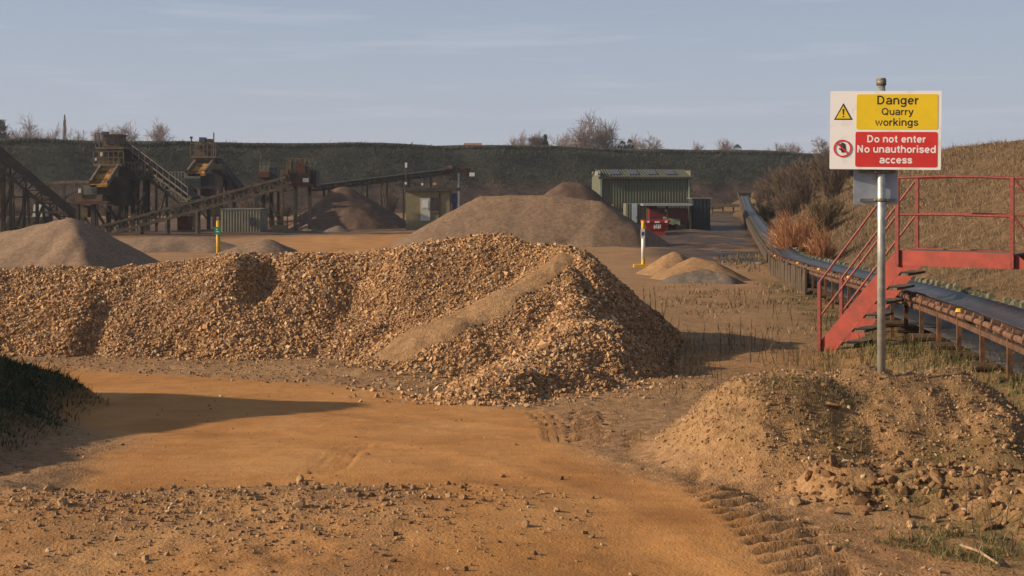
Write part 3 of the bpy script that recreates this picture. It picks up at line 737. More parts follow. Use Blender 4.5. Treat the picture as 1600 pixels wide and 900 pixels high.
M['dry_blade'] = varied('dry_grass_blades', [(0, (0.070, 0.055, 0.030)), (0.3, (0.145, 0.095, 0.050)), (0.75, (0.235, 0.152, 0.084)), (1, (0.36, 0.255, 0.155))])
M['lush_blade'] = varied('green_grass_blades', [(0, (0.035, 0.048, 0.014)), (0.4, (0.075, 0.088, 0.026)), (0.65, (0.13, 0.115, 0.045)), (1, (0.30, 0.21, 0.10))])
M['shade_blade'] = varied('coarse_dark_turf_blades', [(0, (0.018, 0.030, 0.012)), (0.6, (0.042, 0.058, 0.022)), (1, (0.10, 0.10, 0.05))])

EA = (-330., -22.); EB = (-56.4, 141.); EC = (51., 204.); ED = (170., 262.)
def emb_z(x, y):
    """height of the embankment surface, crest along EA..ED, flat top behind"""
    pts = [EA, EB, EC, ED]
    best = np.full(x.shape, 1e9); sg = np.zeros(x.shape); tt = np.zeros(x.shape)
    for i, (a, b) in enumerate(zip(pts[:-1], pts[1:])):
        d, t = seg_dist(x, y, a, b); cr = (b[0]-a[0])*(y-a[1])-(b[1]-a[1])*(x-a[0])
        m = d < best; best = np.where(m, d, best); sg = np.where(m, np.sign(cr), sg)
    s = best*sg                              # positive behind the crest
    ztop = 8.50+0.18*fbm(x, y, 9, 3, 601)
    z = np.where(s < 0, ztop+s*0.62, ztop+0.0*s)
    z = z+0.30*fbm(x, y, 5, 4, 603)*sstep(3, -2, s)
    rnd_ = 0.35*np.exp(-(s/1.5)**2)
    return z-rnd_, s
ue = np.linspace(-260, 175, 600); we = np.concatenate([np.linspace(-21, 1, 46), [3, 6, 12, 25, 60]])
# parametrise by position along the crest (main direction) and across
dirn = np.array([EC[0]-EB[0], EC[1]-EB[1]]); LN = np.linalg.norm(dirn); dirn /= LN; nrm = np.array([-dirn[1], dirn[0]])
U, Wd = np.meshgrid(ue, we); ex = EB[0]+dirn[0]*U+nrm[0]*Wd; ey = EB[1]+dirn[1]*U+nrm[1]*Wd
def emb_z2(U, Wd, ex, ey):
    ztop = 8.55+0.30*fbm(U, U*0, 14, 4, 601)
    z = np.where(Wd < 0, ztop+Wd*0.60, ztop)-0.35*np.exp(-(Wd/1.5)**2)
    return z+0.30*fbm(U, Wd, 5, 4, 603)*sstep(2, -3, Wd)
ez = emb_z2(U.ravel(), Wd.ravel(), ex.ravel(), ey.ravel())
bare = np.clip(sstep(4.4, 3.0, ez+1.1*fbm(U.ravel(), Wd.ravel()*2, 12, 4, 605)), 0, 1)
sh = U.shape; id_ = np.arange(sh[0]*sh[1]).reshape(sh)
f = np.stack([id_[:-1, :-1], id_[:-1, 1:], id_[1:, 1:], id_[1:, :-1]], -1).reshape(-1, 4)
e_ = link('embankment', mesh_np('embankment', np.stack([ex.ravel(), ey.ravel(), ez], -1), f, 4, dict(bare=bare), True), M['green_bank']); tag(e_, kind='structure')
rng = np.random.default_rng(31); n = 120000
u = rng.uniform(-30, 150, n); w = rng.uniform(-16, 0.8, n)*np.where(rng.uniform(0, 1, n) < 0.2, 0.04, 1); x = EB[0]+dirn[0]*u+nrm[0]*w; y = EB[1]+dirn[1]*u+nrm[1]*w
z = emb_z2(u, w, x, y); k = (z > 3.2+rng.normal(0, .6, n)) & (rng.uniform(0, 1, n) < 0.35+0.65*sstep(-.3, .3, fbm(u, w, 3, 3, 609))); x, y, z = x[k], y[k], z[k]; n = len(x)
o_ = link('rough_grass', blades_mesh('rough_grass', np.stack([x, y, z-0.05], -1)-np.array([0, 170, 0]), rng.lognormal(math.log(0.27), 0.42, n), rng.uniform(0.06, 0.15, n), 0.5, 32, (0.5, -.1), False), M['green_blade'], None, (0, 170, 0))
tag(o_, 'rough dark grass covering the long embankment', 'grass', None, 'stuff')

# right bank
def rb_z(x, y):
    foot = 7.15+0.135*(y-20)+0.35*fbm(y, y*0, 7, 3, 611)
    s = x-foot
    top = 5.35-0.0*y
    z = np.minimum(base(y)-0.3+s*0.50, 99)
    # smooth minimum with the top
    zt = top+0.22*fbm(x, y, 9, 3, 613)
    h = np.clip(0.5+0.5*(zt-z)/0.8, 0, 1); z = zt*(1-h)+z*h-0.8*h*(1-h)
    return z+0.14*fbm(x, y, 2.2, 4, 615), s
yy = [2.0]
while yy[-1] < 185: yy.append(yy[-1]+max(0.16, yy[-1]*0.011))
yy = np.array(yy); ss_ = np.concatenate([np.linspace(-0.9, 12, 84), [13, 15, 18, 25, 40, 80]])
S_, Y_ = np.meshgrid(ss_, yy); X_ = 7.15+0.135*(Y_-20)+S_
zr, _ = rb_z(X_.ravel(), Y_.ravel())
sh = S_.shape; id_ = np.arange(sh[0]*sh[1]).reshape(sh)
f = np.stack([id_[:-1, :-1], id_[:-1, 1:], id_[1:, 1:], id_[1:, :-1]], -1).reshape(-1, 4)
o_ = link('grass_bank', mesh_np('grass_bank', np.stack([X_.ravel(), Y_.ravel(), zr], -1), f, 4, dict(bare=np.zeros(len(zr))), True), M['dry_bank']); tag(o_, kind='structure')
rng = np.random.default_rng(33); n = 260000
y = 12+(rng.uniform(0, 1, n)**1.6)*100; s_ = rng.uniform(-0.2, 11.5, n); x = 7.15+0.135*(y-20)+s_
z, _ = rb_z(x, y); k = (rng.uniform(0, 1, n) < 0.3+0.7*sstep(-.3, .4, fbm(x, y, 1.6, 3, 619))) & (x < 0.44*y); x, y, z = x[k], y[k], z[k]; n = len(x)
sc_ = np.clip(y/45, 0.55, 1.6)
o_ = link('dry_grass', blades_mesh('dry_grass', np.stack([x, y, z-0.03], -1)-np.array([12, 40, 0]), rng.lognormal(math.log(0.15), 0.4, n)*sc_**0.5, rng.uniform(0.008, 0.020, n)*sc_*1.3, 0.65, 34, (0.15, 0), False), M['dry_blade'], None, (12, 40, 0))
tag(o_, 'dry yellow brown grass on the bank behind the conveyor', 'grass', None, 'stuff')

# left bank turf
rng = np.random.default_rng(35); n = 100000
x = rng.uniform(-7.6, -3.2, n); y = rng.uniform(6, 15.5, n); dm = ground_parts(x, y)
k = rng.uniform(0, 1, n) < dm[3]*(0.65+0.35*sstep(-.3, .3, fbm(x, y, 0.5, 3, 621))); x, y, z = x[k], y[k], dm[0][k]; n = len(x)
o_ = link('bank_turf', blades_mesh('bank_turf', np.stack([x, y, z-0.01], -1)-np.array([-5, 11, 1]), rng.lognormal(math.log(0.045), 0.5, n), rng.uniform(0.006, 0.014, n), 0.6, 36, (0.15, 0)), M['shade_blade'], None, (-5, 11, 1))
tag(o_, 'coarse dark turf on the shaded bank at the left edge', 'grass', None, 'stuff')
# grass by the mound foot and lower right
def tufts(name, cx, cy, rx, ry, n, h, w, mat, label, seed, dens=0.5, lean=0.4, clump=0.35):
    r = np.random.default_rng(seed)
    x = cx+r.uniform(-rx, rx, n); y = cy+r.uniform(-ry, ry, n)
    e = 1-((x-cx)/rx)**2-((y-cy)/ry)**2
    k = (r.uniform(0, 1, n) < np.clip(e*1.6, 0, 1)) & (fbm(x, y, clump, 3, seed+3) > dens-0.5)
    x, y = x[k], y[k]; z = gz(x, y); n = len(x)
    if n == 0: return
    loc = (cx, cy, float(z.min()))
    o = link(name, blades_mesh(name, np.stack([x, y, z-0.01], -1)-np.array(loc), r.lognormal(math.log(h), 0.4, n), r.uniform(w*0.6, w*1.4, n), lean, seed), M[mat], None, loc)
    return tag(o, label, 'grass', None, 'stuff')
a = og(1430, 850); tufts('green_grass', a[0], a[1], 0.55, 0.36, 7500, 0.042, 0.0045, 'lush_blade', 'patch of green grass at lower right below the earth clods', 701, 0.48, 0.75, 0.22)
a = og(1385, 795); tufts('green_grass', a[0], a[1], 0.42, 0.16, 2200, 0.032, 0.005, 'lush_blade', 'thin strip of green grass just below the earth clods', 702, 0.5, 0.7, 0.2)
a = og(1560, 870); tufts('green_grass', a[0], a[1], 0.45, 0.4, 2600, 0.05, 0.005, 'lush_blade', 'grass in the bottom right corner', 703, 0.55, 0.7, 0.22)
a = og(1230, 722); tufts('green_grass', a[0], a[1], 0.75, 0.20, 2600, 0.03, 0.005, 'lush_blade', 'low green moss and grass along the foot of the sign mound', 704, 0.5)
tufts('mound_stubble', 2.75, 9.35, 1.7, 1.3, 9000, 0.045, 0.005, 'dry_blade', 'sparse dry stubble on the mound around the sign', 705, 0.52, 0.55)
a = og(700, 548); tufts('green_grass', a[0], 16.2, 0.35, 0.3, 700, 0.04, 0.01, 'lush_blade', 'small green patch at the foot of the pale sand run', 706, 0.4)
tufts('field_stubble', 3.6, 16.5, 3.3, 7.2, 12000, 0.04, 0.011, 'dry_blade', 'dry stubble over the flat ground between stockpile and footbridge', 707, 0.52, 0.5, 0.9)
tufts('field_stubble', 6.4, 28, 3.5, 9, 14000, 0.07, 0.02, 'dry_blade', 'dry stubble on the ground left of the conveyor further back', 708, 0.5, 0.5, 1.2)
tufts('conveyor_grass', 5.3, 15.5, 1.7, 4.5, 12000, 0.11, 0.009, 'lush_blade', 'grass growing under the near conveyor and the footbridge stairs', 709, 0.45, 0.4)
tufts('conveyor_grass', 10.2, 47, 3.0, 9, 2500, 0.12, 0.04, 'lush_blade', 'green grass patch left of the conveyor bend', 710, 0.5, 0.4)

# ------------------------------------------------------------------ warning sign on its post
SX, SY = at(1377, 570, 9.7).x, 9.7
SZ = float(gz(SX, SY)[0])
sg = thing('warning_sign', (SX, SY, SZ), 'tall galvanised post with a white, yellow and red quarry danger board on the gravelly mound', 'sign')
topz = at(0, 122, 9.7).z
MB().tube((SX, SY, SZ-0.3), (SX, SY, topz-0.05), 0.030, n=24).build('post', M['galv'], sg, smooth=True)
MB().tube((SX, SY, topz-0.055), (SX, SY, topz-0.015), 0.037, n=24).tube((SX, SY, topz-0.015), (SX, SY, topz), 0.037, 0.031, n=24).build('post_cap', M['galv_dull'], sg, smooth=True)
YAW = RAD(-13); ROLL = RAD(0.7)
U_ = Vector((math.cos(YAW), math.sin(YAW), 0)); Nn = Vector((U_.y, -U_.x, 0))      # Nn points to the viewer
U_ = (Matrix.Rotation(ROLL*-1, 3, Nn) @ U_); V_ = Nn.cross(U_)*-1
if V_.z < 0: V_ = -V_
PXM = 9.7/2000/math.cos(abs(YAW))*1.0
C0 = at(1383, 203.5, 9.7-0.075)            # centre of the board
def sp(px, py, off=0.0):
    return C0+U_*((px-1383)*0.00485*1.008)+V_*(-(py-203.5)*0.00485)+Nn*off
def rounded(px0, py0, px1, py1, r, n=5):
    o = []
    for cx, cy, a0 in ((px1-r, py1-r, 0), (px0+r, py1-r, 90), (px0+r, py0+r, 180), (px1-r, py0+r, 270)):
        for i in range(n+1):
            a = RAD(a0+90*i/n); o.append((cx+r*math.cos(a), cy+r*math.sin(a)))
    return o
def plate(mb, outline, off, th=0.001):
    n = len(outline); vs = [sp(a, b, off) for a, b in outline]+[sp(a, b, off-th) for a, b in outline]
    return mb.add(vs, [tuple(range(n)), tuple(range(2*n-1, n-1, -1))]+[(i, (i+1) % n, n+(i+1) % n, n+i) for i in range(n)])
board = plate(MB(), rounded(1300.6, 142.6, 1465.2, 264.4, 1.5, 2), 0.004, 0.008).build('board', M['sign_white'], sg)
yf = plate(MB(), rounded(1340, 147.6, 1460.2, 202, 3), 0.0060, 0.0015).build('yellow_field', M['sign_yellow'], board)
rf = plate(MB(), rounded(1339, 206, 1460, 260.5, 3), 0.0060, 0.0015).build('red_field', M['sign_red'], board)
tri = MB(); plate(tri, [(1320.3, 161.5), (1334.2, 187.3), (1306.4, 187.3)], 0.0060, 0.0015)
tri.build('warning_triangle', M['sign_black'], board)
plate(MB(), [(1320.3, 165.6), (1331.2, 185.5), (1309.4, 185.5)], 0.0078, 0.0012).build('triangle_field', M['sign_yellow'], board)
ex = MB(); plate(ex, [(1319.0, 170.5), (1321.6, 170.5), (1321.0, 179.5), (1319.6, 179.5)], 0.0092, 0.001); plate(ex, rounded(1319.1, 181.2, 1321.5, 183.6, 1.1), 0.0092, 0.001)
ex.build('exclamation_mark', M['sign_black'], board)
# prohibition ring with a raised hand
def ring(mb, cx, cy, ro, ri, off, th=0.0012, n=40):
    vs = []; fs = []
    for i in range(n):
        a = 2*math.pi*i/n; c, s = math.cos(a), math.sin(a)
        for r, o in ((ro, off), (ri, off), (ri, off-th), (ro, off-th)): vs.append(sp(cx+r*c, cy+r*s, o))
    for i in range(n):
        j = (i+1) % n
        for k in range(4): fs.append((i*4+k, i*4+(k+1) % 4, j*4+(k+1) % 4, j*4+k))
    return mb.add(vs, fs)
hand = MB()
hc = (1320.6, 231.0)
def hp(a, b, ang=-0.18):
    ca, sa = math.cos(ang), math.sin(ang); return (hc[0]+a*ca-b*sa, hc[1]+a*sa+b*ca)
plate(hand, [hp(*q) for q in rounded(-3.6, -1.5, 3.8, 7.5, 1.6, 3)], 0.0065, 0.001)
for k, (a, l) in enumerate(((-3.0, -6.6), (-1.0, -8.4), (1.1, -8.0), (3.1, -6.2))):
    plate(hand, [hp(*q) for q in rounded(a-0.78, l, a+0.78, 0.5, 0.75, 3)], 0.0068+0.0001*k, 0.001)
plate(hand, [hp(-3.2, 4.5), hp(-6.9, 0.3), hp(-5.7, -0.7), hp(-2.6, 1.7)], 0.0073, 0.001)
hand.build('raised_hand', M['sign_black'], board)
pr = MB(); ring(pr, 1319.8, 232, 13.6, 11.3, 0.0095)
a = math.sin(RAD(45))*12; b_ = 0.85
plate(pr, [(1319.8-a-b_, 232-a+b_), (1319.8-a+b_, 232-a-b_), (1319.8+a+b_, 232+a-b_), (1319.8+a-b_, 232+a+b_)], 0.0090, 0.001)
pr.build('prohibition_ring', M['sign_red'], board)
def arc(cx, cy, rx, ry, a0, a1, n=12): return [(cx+rx*math.cos(RAD(a0+(a1-a0)*k/n)), cy+ry*math.sin(RAD(a0+(a1-a0)*k/n))) for k in range(n+1)]
GLYPH = {
 'a': (.51, [[(.425, 0.0), (.425, .33)]+arc(.25, .33, .175, .14, 0, 160)[1:], [(.425, .285), (.21, .255)]+arc(.205, .15, .135, .11, 90, 270)[1:]+[(.30, .045), (.425, .13)]]),
 'n': (.50, [[(.075, 0), (.075, .50)], arc(.245, .30, .17, .165, 180, 0)+[(.415, 0)]]), 'h': (.50, [[(.075, 0), (.075, .70)], arc(.245, .30, .17, .165, 180, 0)+[(.415, 0)]]),
 'g': (.51, [arc(.24, .25, .17, .20, 0, 360, 22), [(.425, .50), (.425, -.03)]+arc(.245, -.03, .18, .13, 0, -160)[1:]]), 'd': (.51, [arc(.24, .24, .17, .20, 0, 360, 22), [(.425, 0), (.425, .70)]]),
 'e': (.50, [[(.08, .245), (.42, .245)], arc(.25, .245, .175, .205, 0, 318, 20)]), 'c': (.46, [arc(.245, .245, .175, .205, 38, 322, 18)]), 'o': (.50, [arc(.25, .245, .18, .205, 0, 360, 24)]),
 'r': (.32, [[(.075, 0), (.075, .50)], arc(.25, .24, .175, .20, 180, 78)]), 'u': (.50, [[(.075, .50)]+arc(.245, .21, .17, .165, 180, 360), [(.415, .50), (.415, 0)]]),
 'D': (.64, [[(.095, 0), (.095, .70)], [(.095, .642), (.27, .642)]+arc(.27, .35, .25, .292, 90, -90)[1:]+[(.095, .058)]]), 'N': (.64, [[(.09, 0), (.09, .70)], [(.09, .66), (.49, .04)], [(.49, 0), (.49, .70)]]),
 'Q': (.72, [arc(.35, .35, .275, .30, 0, 360, 28), [(.40, .20), (.62, -.02)]]), 'y': (.46, [[(.03, .50), (.235, .02)], [(.435, .50), (.20, -.12), (.05, -.15)]]), 'w': (.66, [[(.03, .50), (.18, .03), (.325, .46), (.47, .03), (.62, .50)]]),
 'k': (.46, [[(.075, 0), (.075, .70)], [(.40, .50), (.10, .19)], [(.20, .29), (.42, 0)]]), 'i': (.20, [[(.095, 0), (.095, .50)], [(.095, .60), (.095, .70)]]),
 's': (.45, [[(.385, .36), (.34, .425), (.23, .455), (.12, .43), (.085, .36), (.13, .295), (.23, .26), (.345, .215), (.385, .14), (.34, .07), (.23, .04), (.11, .07), (.065, .15)]]), 't': (.33, [[(.16, .64), (.16, .13), (.19, .06), (.29, .055)], [(.02, .45), (.29, .45)]]), ' ': (.24, [])}
def lettering(text, cxp, basep, widthp, parent, mat, off, bold=0.0):
    """plain grotesque capitals and small letters drawn as flat strokes"""
    sw = bold; x = 0; words = [[]]
    for ch in text:
        adv, st = GLYPH[ch]; words[-1] += [[(a+x, b) for a, b in l] for l in st]; x += adv+0.035
        if ch == ' ': words.append([])
    w = x-0.035; k = widthp/w
    for wi, strokes in enumerate(words):
      mb = MB(); nlay = 0
      for l in strokes:
          off_l = off+0.00007*(nlay % 6); nlay += 1; pts = [Vector(q) for q in l]; n = len(pts); closed = (pts[0]-pts[-1]).length < 1e-5; Lp = []
          for i in range(n):
              a = pts[i-1] if i > 0 else (pts[-2] if closed else None); b = pts[i+1] if i < n-1 else (pts[1] if closed else None)
              d1 = (pts[i]-a).normalized() if a is not None else None; d2 = (b-pts[i]).normalized() if b is not None else None
              d1 = d1 or d2; d2 = d2 or d1; t_ = (d1+d2).normalized(); nn = Vector((-t_.y, t_.x)); m_ = min(1.5, 1/max(.5, nn.dot(Vector((-d1.y, d1.x)))))
              Lp.append((pts[i]+nn*sw*.5*m_, pts[i]-nn*sw*.5*m_))
          vs = []
          for p, q in Lp:
              for e in (p, q): vs.append(sp(cxp+(e.x-w/2)*k, basep-e.y*k, off_l))
          mb.add(vs, [(2*i, 2*i+1, 2*i+3, 2*i+2) for i in range(n-1)])
      o = mb.build('lettering', mat, parent); o['label'] = 'the word "%s"' % text.split(' ')[wi]
lettering('Danger', 1401, 163.6, 62, board, M['sign_black'], 0.0066, 0.112)
lettering('Quarry', 1400.5, 180.0, 47, board, M['sign_black'], 0.0066, 0.112)
lettering('workings', 1400, 196.6, 63.5, board, M['sign_black'], 0.0066, 0.112)
lettering('Do not enter', 1399.7, 222.3, 87, board, M['sign_print'], 0.0066, 0.128)
lettering('No unauthorised', 1399.7, 238.2, 116.5, board, M['sign_print'], 0.0066, 0.128)
lettering('access', 1399.2, 254.7, 48.5, board, M['sign_print'], 0.0066, 0.128)
# the other sign, seen from its back
def sq_(px, py, off): return at(px, py, 9.7)+Vector((0, off, 0))
bk_ = MB(); a0 = sq_(1336, 196, 0.045); a1 = sq_(1405.5, 319.5, 0.045)
bk_.box(((a0.x+a1.x)/2, a0.y, (a0.z+a1.z)/2), (a1.x-a0.x, 0.004, a0.z-a1.z)); back = bk_.build('back_plate', M['sign_back'], sg)
for py in (268.5, 312.5):
    cl = MB(); q0 = sq_(1345, py, 0.036); q1 = sq_(1401, py, 0.036); cl.box(((q0.x+q1.x)/2, q0.y-0.004, q0.z), (q1.x-q0.x, 0.018, 0.020)); cl.build('channel_rail', M['galv_dull'], back)
    MB().tube((SX, SY, q0.z-0.014), (SX, SY, q0.z+0.014), 0.034, n=20).build('clamp', M['galv_dull'], sg, smooth=True)
    for dx in (-0.045, 0.045): MB().tube((SX+dx, SY-0.01, q0.z), (SX+dx, SY+0.05, q0.z), 0.007, n=8).build('clamp_bolt', M['galv'], sg)
for py in (160, 246):
    q = at(1377, py, 9.7); MB().box((SX, SY-0.048, q.z), (0.30, 0.028, 0.03), Matrix.Rotation(YAW, 3, 'Z')).build('channel_rail', M['galv_dull'], sg)

# ------------------------------------------------------------------ red steel footbridge over the conveyor
FB0 = Vector((4.575, 19.0, 0)); FL = Vector((0.81, -0.586, 0)); FW = Vector((0.586, 0.81, 0))
fz0 = float(gz(FB0.x, FB0.y)[0])
DECK = at(0, 391, 18.25).z
fb = thing('footbridge', (FB0.x, FB0.y, fz0), 'red steel footbridge with open stairs and handrails crossing the conveyor', 'footbridge')
run = 1.15; PL = 1.62; WB = 0.80
def fp(s, w, z): return FB0+FL*s+FW*w+Vector((0, 0, z))
slope_k = (DECK-fz0)/run
for w in (0.0, WB):
    # stair stringer: a deep flat channel cut level at the foot
    o_ = [(0.02, fz0-0.06), (0.17, fz0-0.06), (run+0.15, DECK-0.20), (run+0.10, DECK-0.10), (run+0.0, DECK+0.0), (0.0, fz0+0.14)]
    MB().prism([(s, z) for s, z in o_], FB0+FW*(w-0.006), FL, Vector((0, 0, 1)), FW, 0.012).build('stringer', M['red'], fb)
    tp = MB().prism([(run, DECK-0.215), (run+PL, DECK-0.215), (run+PL, DECK+0.0), (run, DECK+0.0)], FB0+FW*(w-0.012+(0.0 if w == 0 else 0.012)), FL, Vector((0, 0, 1)), FW, 0.010)
    tpo = tp.build('side_plate', M['red'], fb)
    for sgn in (1,):
        MB().prism([(run+PL-0.02, DECK-0.215), (run+PL+0.12, DECK-0.215), (run+PL*1+1.25, fz0+0.05), (run+PL+1.42, fz0+0.30), (run+PL+0.02, DECK)], FB0+FW*(w+0.006), FL, Vector((0, 0, 1)), FW, 0.012).build('stringer', M['red'], fb)
MB().prism([(run+0.02, -WB/2+0.02), (run+PL-0.02, -WB/2+0.02), (run+PL-0.02, WB/2-0.02), (run+0.02, WB/2-0.02)], FB0+FW*(WB/2)+Vector((0, 0, DECK-0.045)), FL, FW, Vector((0, 0, 1)), 0.03).build('deck', M['tread'], fb)
NT = 7
for i in range(NT):
    z = fz0+0.10+(i)*(DECK-fz0-0.04)/NT; s = 0.235+(z-fz0)/slope_k*1.0
    for side in (0,):
        t_ = MB().prism([(s-0.02, 0.015), (s+0.20, 0.015), (s+0.20, WB-0.015), (s-0.02, WB-0.015)], FB0+Vector((0, 0, z)), FL, FW, Vector((0, 0, 1)), 0.035)
    t_.build('tread', M['tread'], fb)
    s2 = run+PL+1.15-(z-fz0)/slope_k
    MB().prism([(s2-0.02, 0.015), (s2+0.20, 0.015), (s2+0.20, WB-0.015), (s2-0.02, WB-0.015)], FB0+Vector((0, 0, z)), FL, FW, Vector((0, 0, 1)), 0.035).build('tread', M['tread'], fb)
def rail(name, pts, r=0.017): 
    m = MB()
    for p, q in zip(pts[:-1], pts[1:]): m.tube(p, q, r, n=8)
    m.build(name, M['red_rail'], fb)
for w, s0 in ((-0.03, 0.0), (WB+0.03, 0.0)):
    zt0 = fz0+1.02; zt1 = DECK+1.03; e = run+PL
    # posts
    for s, z0, z1 in ((0.0, fz0-0.1, zt0), (run+0.02, DECK-0.22, zt1), (e-0.02, DECK-0.2, zt1), (e+run-0.02, fz0-0.1, zt0)):
        p = MB(); a, b = fp(s, w, z0), fp(s, w, z1); p.beam(a, b, 0.05, 0.05, up=(FL.x, FL.y, 0)); p.build('rail_post', M['red_rail'], fb)
    m_ = 0.42
    bow = 0.02
    rail('handrail', [fp(0, w, zt0), fp(run+0.02, w, zt1)])
    rail('handrail', [fp(run+0.02, w, zt1), fp(run+PL*0.35, w, zt1+bow), fp(run+PL*0.7, w, zt1+bow*0.6), fp(e, w, zt1-0.01)])
    rail('handrail', [fp(e, w, zt1-0.01), fp(e+run, w, zt0)])
    rail('middle_rail', [fp(0, w, zt0-0.52), fp(run+0.02, w, zt1-0.52)])
    rail('middle_rail', [fp(run+0.02, w, zt1-0.52), fp(run+PL*0.5, w, zt1-0.515), fp(e, w, zt1-0.53)])
    rail('middle_rail', [fp(e, w, zt1-0.53), fp(e+run, w, zt0-0.52)])

# ------------------------------------------------------------------ the field conveyor
cv_pts = [(4.60, 4.0, 1.55), (5.8, 14.4, CZ-1.56), (6.40, 19.5, CZ-1.66), (7.7, 31, CZ-2.02), (8.9, 41, CZ-2.30), (10.4, 50, CZ-2.36), (14.1, 72, CZ-2.45), (20.3, 110, CZ-1.95), (25.6, 141, CZ-1.12)]
cv_pts = [Vector(p) for p in cv_pts]
_L = [0]
for a, b in zip(cv_pts[:-1], cv_pts[1:]): _L.append(_L[-1]+(b-a).length)
def cvp(s):
    s = max(0, min(_L[-1], s))
    for i in range(len(_L)-1):
        if s <= _L[i+1]:
            t = (s-_L[i])/(_L[i+1]-_L[i]); p = cv_pts[i].lerp(cv_pts[i+1], t)
            d = (cv_pts[i+1]-cv_pts[i]).normalized(); return p, d
    return cv_pts[-1], (cv_pts[-1]-cv_pts[-2]).normalized()
def fine(s0, s1, n):
    out = []
    for i in range(n+1):
        p, d = cvp(s0+(s1-s0)*i/n); p0, _ = cvp(s0+(s1-s0)*i/n-1.5); p1, _ = cvp(s0+(s1-s0)*i/n+1.5)
        d = (p1-p0).normalized() if (p1-p0).length > 0 else d
        out.append(((p0+p1)/2 if 1.5 < s0+(s1-s0)*i/n < _L[-1]-1.5 else p, d, Vector((d.y, -d.x, 0)).normalized()))
    return out
cvt = thing('field_conveyor', (6.4, 19.5, float(gz(6.4, 19.5)[0])), 'long low belt conveyor running from under the footbridge back to the embankment', 'conveyor')
fr = fine(0, _L[-1], 260)
def sweep(prof, fr_, mat, name, parent, closed=False, smooth=True):
    mb = MB(); n = len(prof); vs = []
    for p, d, r in fr_:
        for a, b in prof: vs.append(p+r*a+Vector((0, 0, b)))
    fs = []
    for i in range(len(fr_)-1):
        for k in range(n if closed else n-1): fs.append((i*n+k, i*n+(k+1) % n, (i+1)*n+(k+1) % n, (i+1)*n+k))
    mb.add(vs, fs); o = mb.build(name, mat, parent)
    if smooth: o.data.polygons.foreach_set('use_smooth', [True]*len(o.data.polygons))
    return o
BW = 0.32
sweep([(-BW, 0.075), (-BW*0.55, 0.0), (0, -0.02), (BW*0.55, 0.0), (BW, 0.075), (BW, 0.062), (BW*0.55, -0.014), (0, -0.034), (-BW*0.55, -0.014), (-BW, 0.062)], fr, M['belt'], 'carrying_belt', cvt, True)
sweep([(-BW, -0.42), (0, -0.44), (BW, -0.42), (BW, -0.432), (0, -0.452), (-BW, -0.432)], fr, M['belt'], 'return_belt', cvt, True)
for sgn in (-1, 1):
    x0 = sgn*(BW+0.14)
    sweep([(x0-0.022, -0.125), (x0+0.022, -0.125), (x0+0.022, -0.065), (x0-0.022, -0.065)], fr, M['rust'], 'side_rail', cvt, True, False)
# idlers, legs
rng_ = random.Random(3)
s = 5.2; k = 0
far_leg = MB(); far_idl = MB()
while s < _L[-1]-0.5:
    p, d = cvp(s); r = Vector((d.y, -d.x, 0)).normalized()
    near_ = s < 42
    step = 0.42 if s < 32 else (0.9 if s < 60 else 2.0)
    for sgn in (-1, 1):
        a = p+r*(sgn*(BW*0.50))+Vector((0, 0, -0.045)); b = p+r*(sgn*(BW+0.13))+Vector((0, 0, 0.045))
        jit = rng_.uniform(-0.012, 0.012)
        mat_ = M['rust_roller'] if sgn < 0 else M['moss_roller']
        if near_ and s > 8:
            e1 = b+d*0.0+Vector((0, 0, jit)); MB().tube(a, e1, 0.032, 0.034, 9).build('idler_roller', mat_, cvt)
        else: far_idl.tube(a, b, 0.045, n=6)
    # a horizontal roller string beside the near edge, as the rusty pipe with collars
    if near_ and s > 8:
        q = p-r*(BW+0.155)+Vector((0, 0, 0.0+rng_.uniform(-.008, .008))); MB().tube(q-d*0.17, q+d*0.15, 0.036, n=9).build('bearing_housing', M['rust_roller'], cvt)
        if rng_.random() < 0.9:
            q = p+r*(BW+0.15)+Vector((0, 0, 0.085)); MB().tube(q-d*rng_.uniform(.05, .10), q+d*rng_.uniform(.05, .10)+Vector((rng_.uniform(-.03, .03), 0, rng_.uniform(-.02, .02))), rng_.uniform(.042, .060), rng_.uniform(.04, .055), 7).build('bearing_housing', M['moss_roller'], cvt)
    s += step
s = 6.0; k = 0
while s < _L[-1]-0.5:
    p, d = cvp(s); r = Vector((d.y, -d.x, 0)).normalized()
    for sgn in (-1, 1):
        q = p+r*(sgn*(BW+0.14)); g0 = float(gz(q.x, q.y)[0])
        if s < 40:
            MB().beam((q.x, q.y, g0-0.15), (q.x, q.y, p.z+0.01), 0.055, 0.045, up=tuple(d)).build('leg', M['rust'], cvt)
            if sgn < 0: MB().tube((q.x, q.y, p.z+0.035)-d*0.0 if False else Vector((q.x, q.y, p.z+0.035)), Vector((q.x, q.y, p.z+0.075)), 0.05, 0.035, 8).build('leg_cap', M['yellow_cap'] if k % 4 == 1 else M['rust'], cvt)
        else: far_leg.beam((q.x, q.y, g0-0.1), (q.x, q.y, p.z-0.08), 0.08, 0.08)
    if s < 40:
        a = p-r*(BW+0.26)+Vector((0, 0, -0.50)); b = p+r*(BW+0.14)+Vector((0, 0, -0.50))
        MB().tube(a, b, 0.055, n=10).build('return_roller', M['log'], cvt)
    s += 1.15 if s < 32 else 2.4; k += 1
o_ = far_idl.build('idler_roller', M['moss_roller'], cvt, 'far idler rollers too small to pick apart'); o_['kind'] = 'stuff'
o_ = far_leg.build('leg', M['rust'], cvt, 'far support legs too small to pick apart'); o_['kind'] = 'stuff'
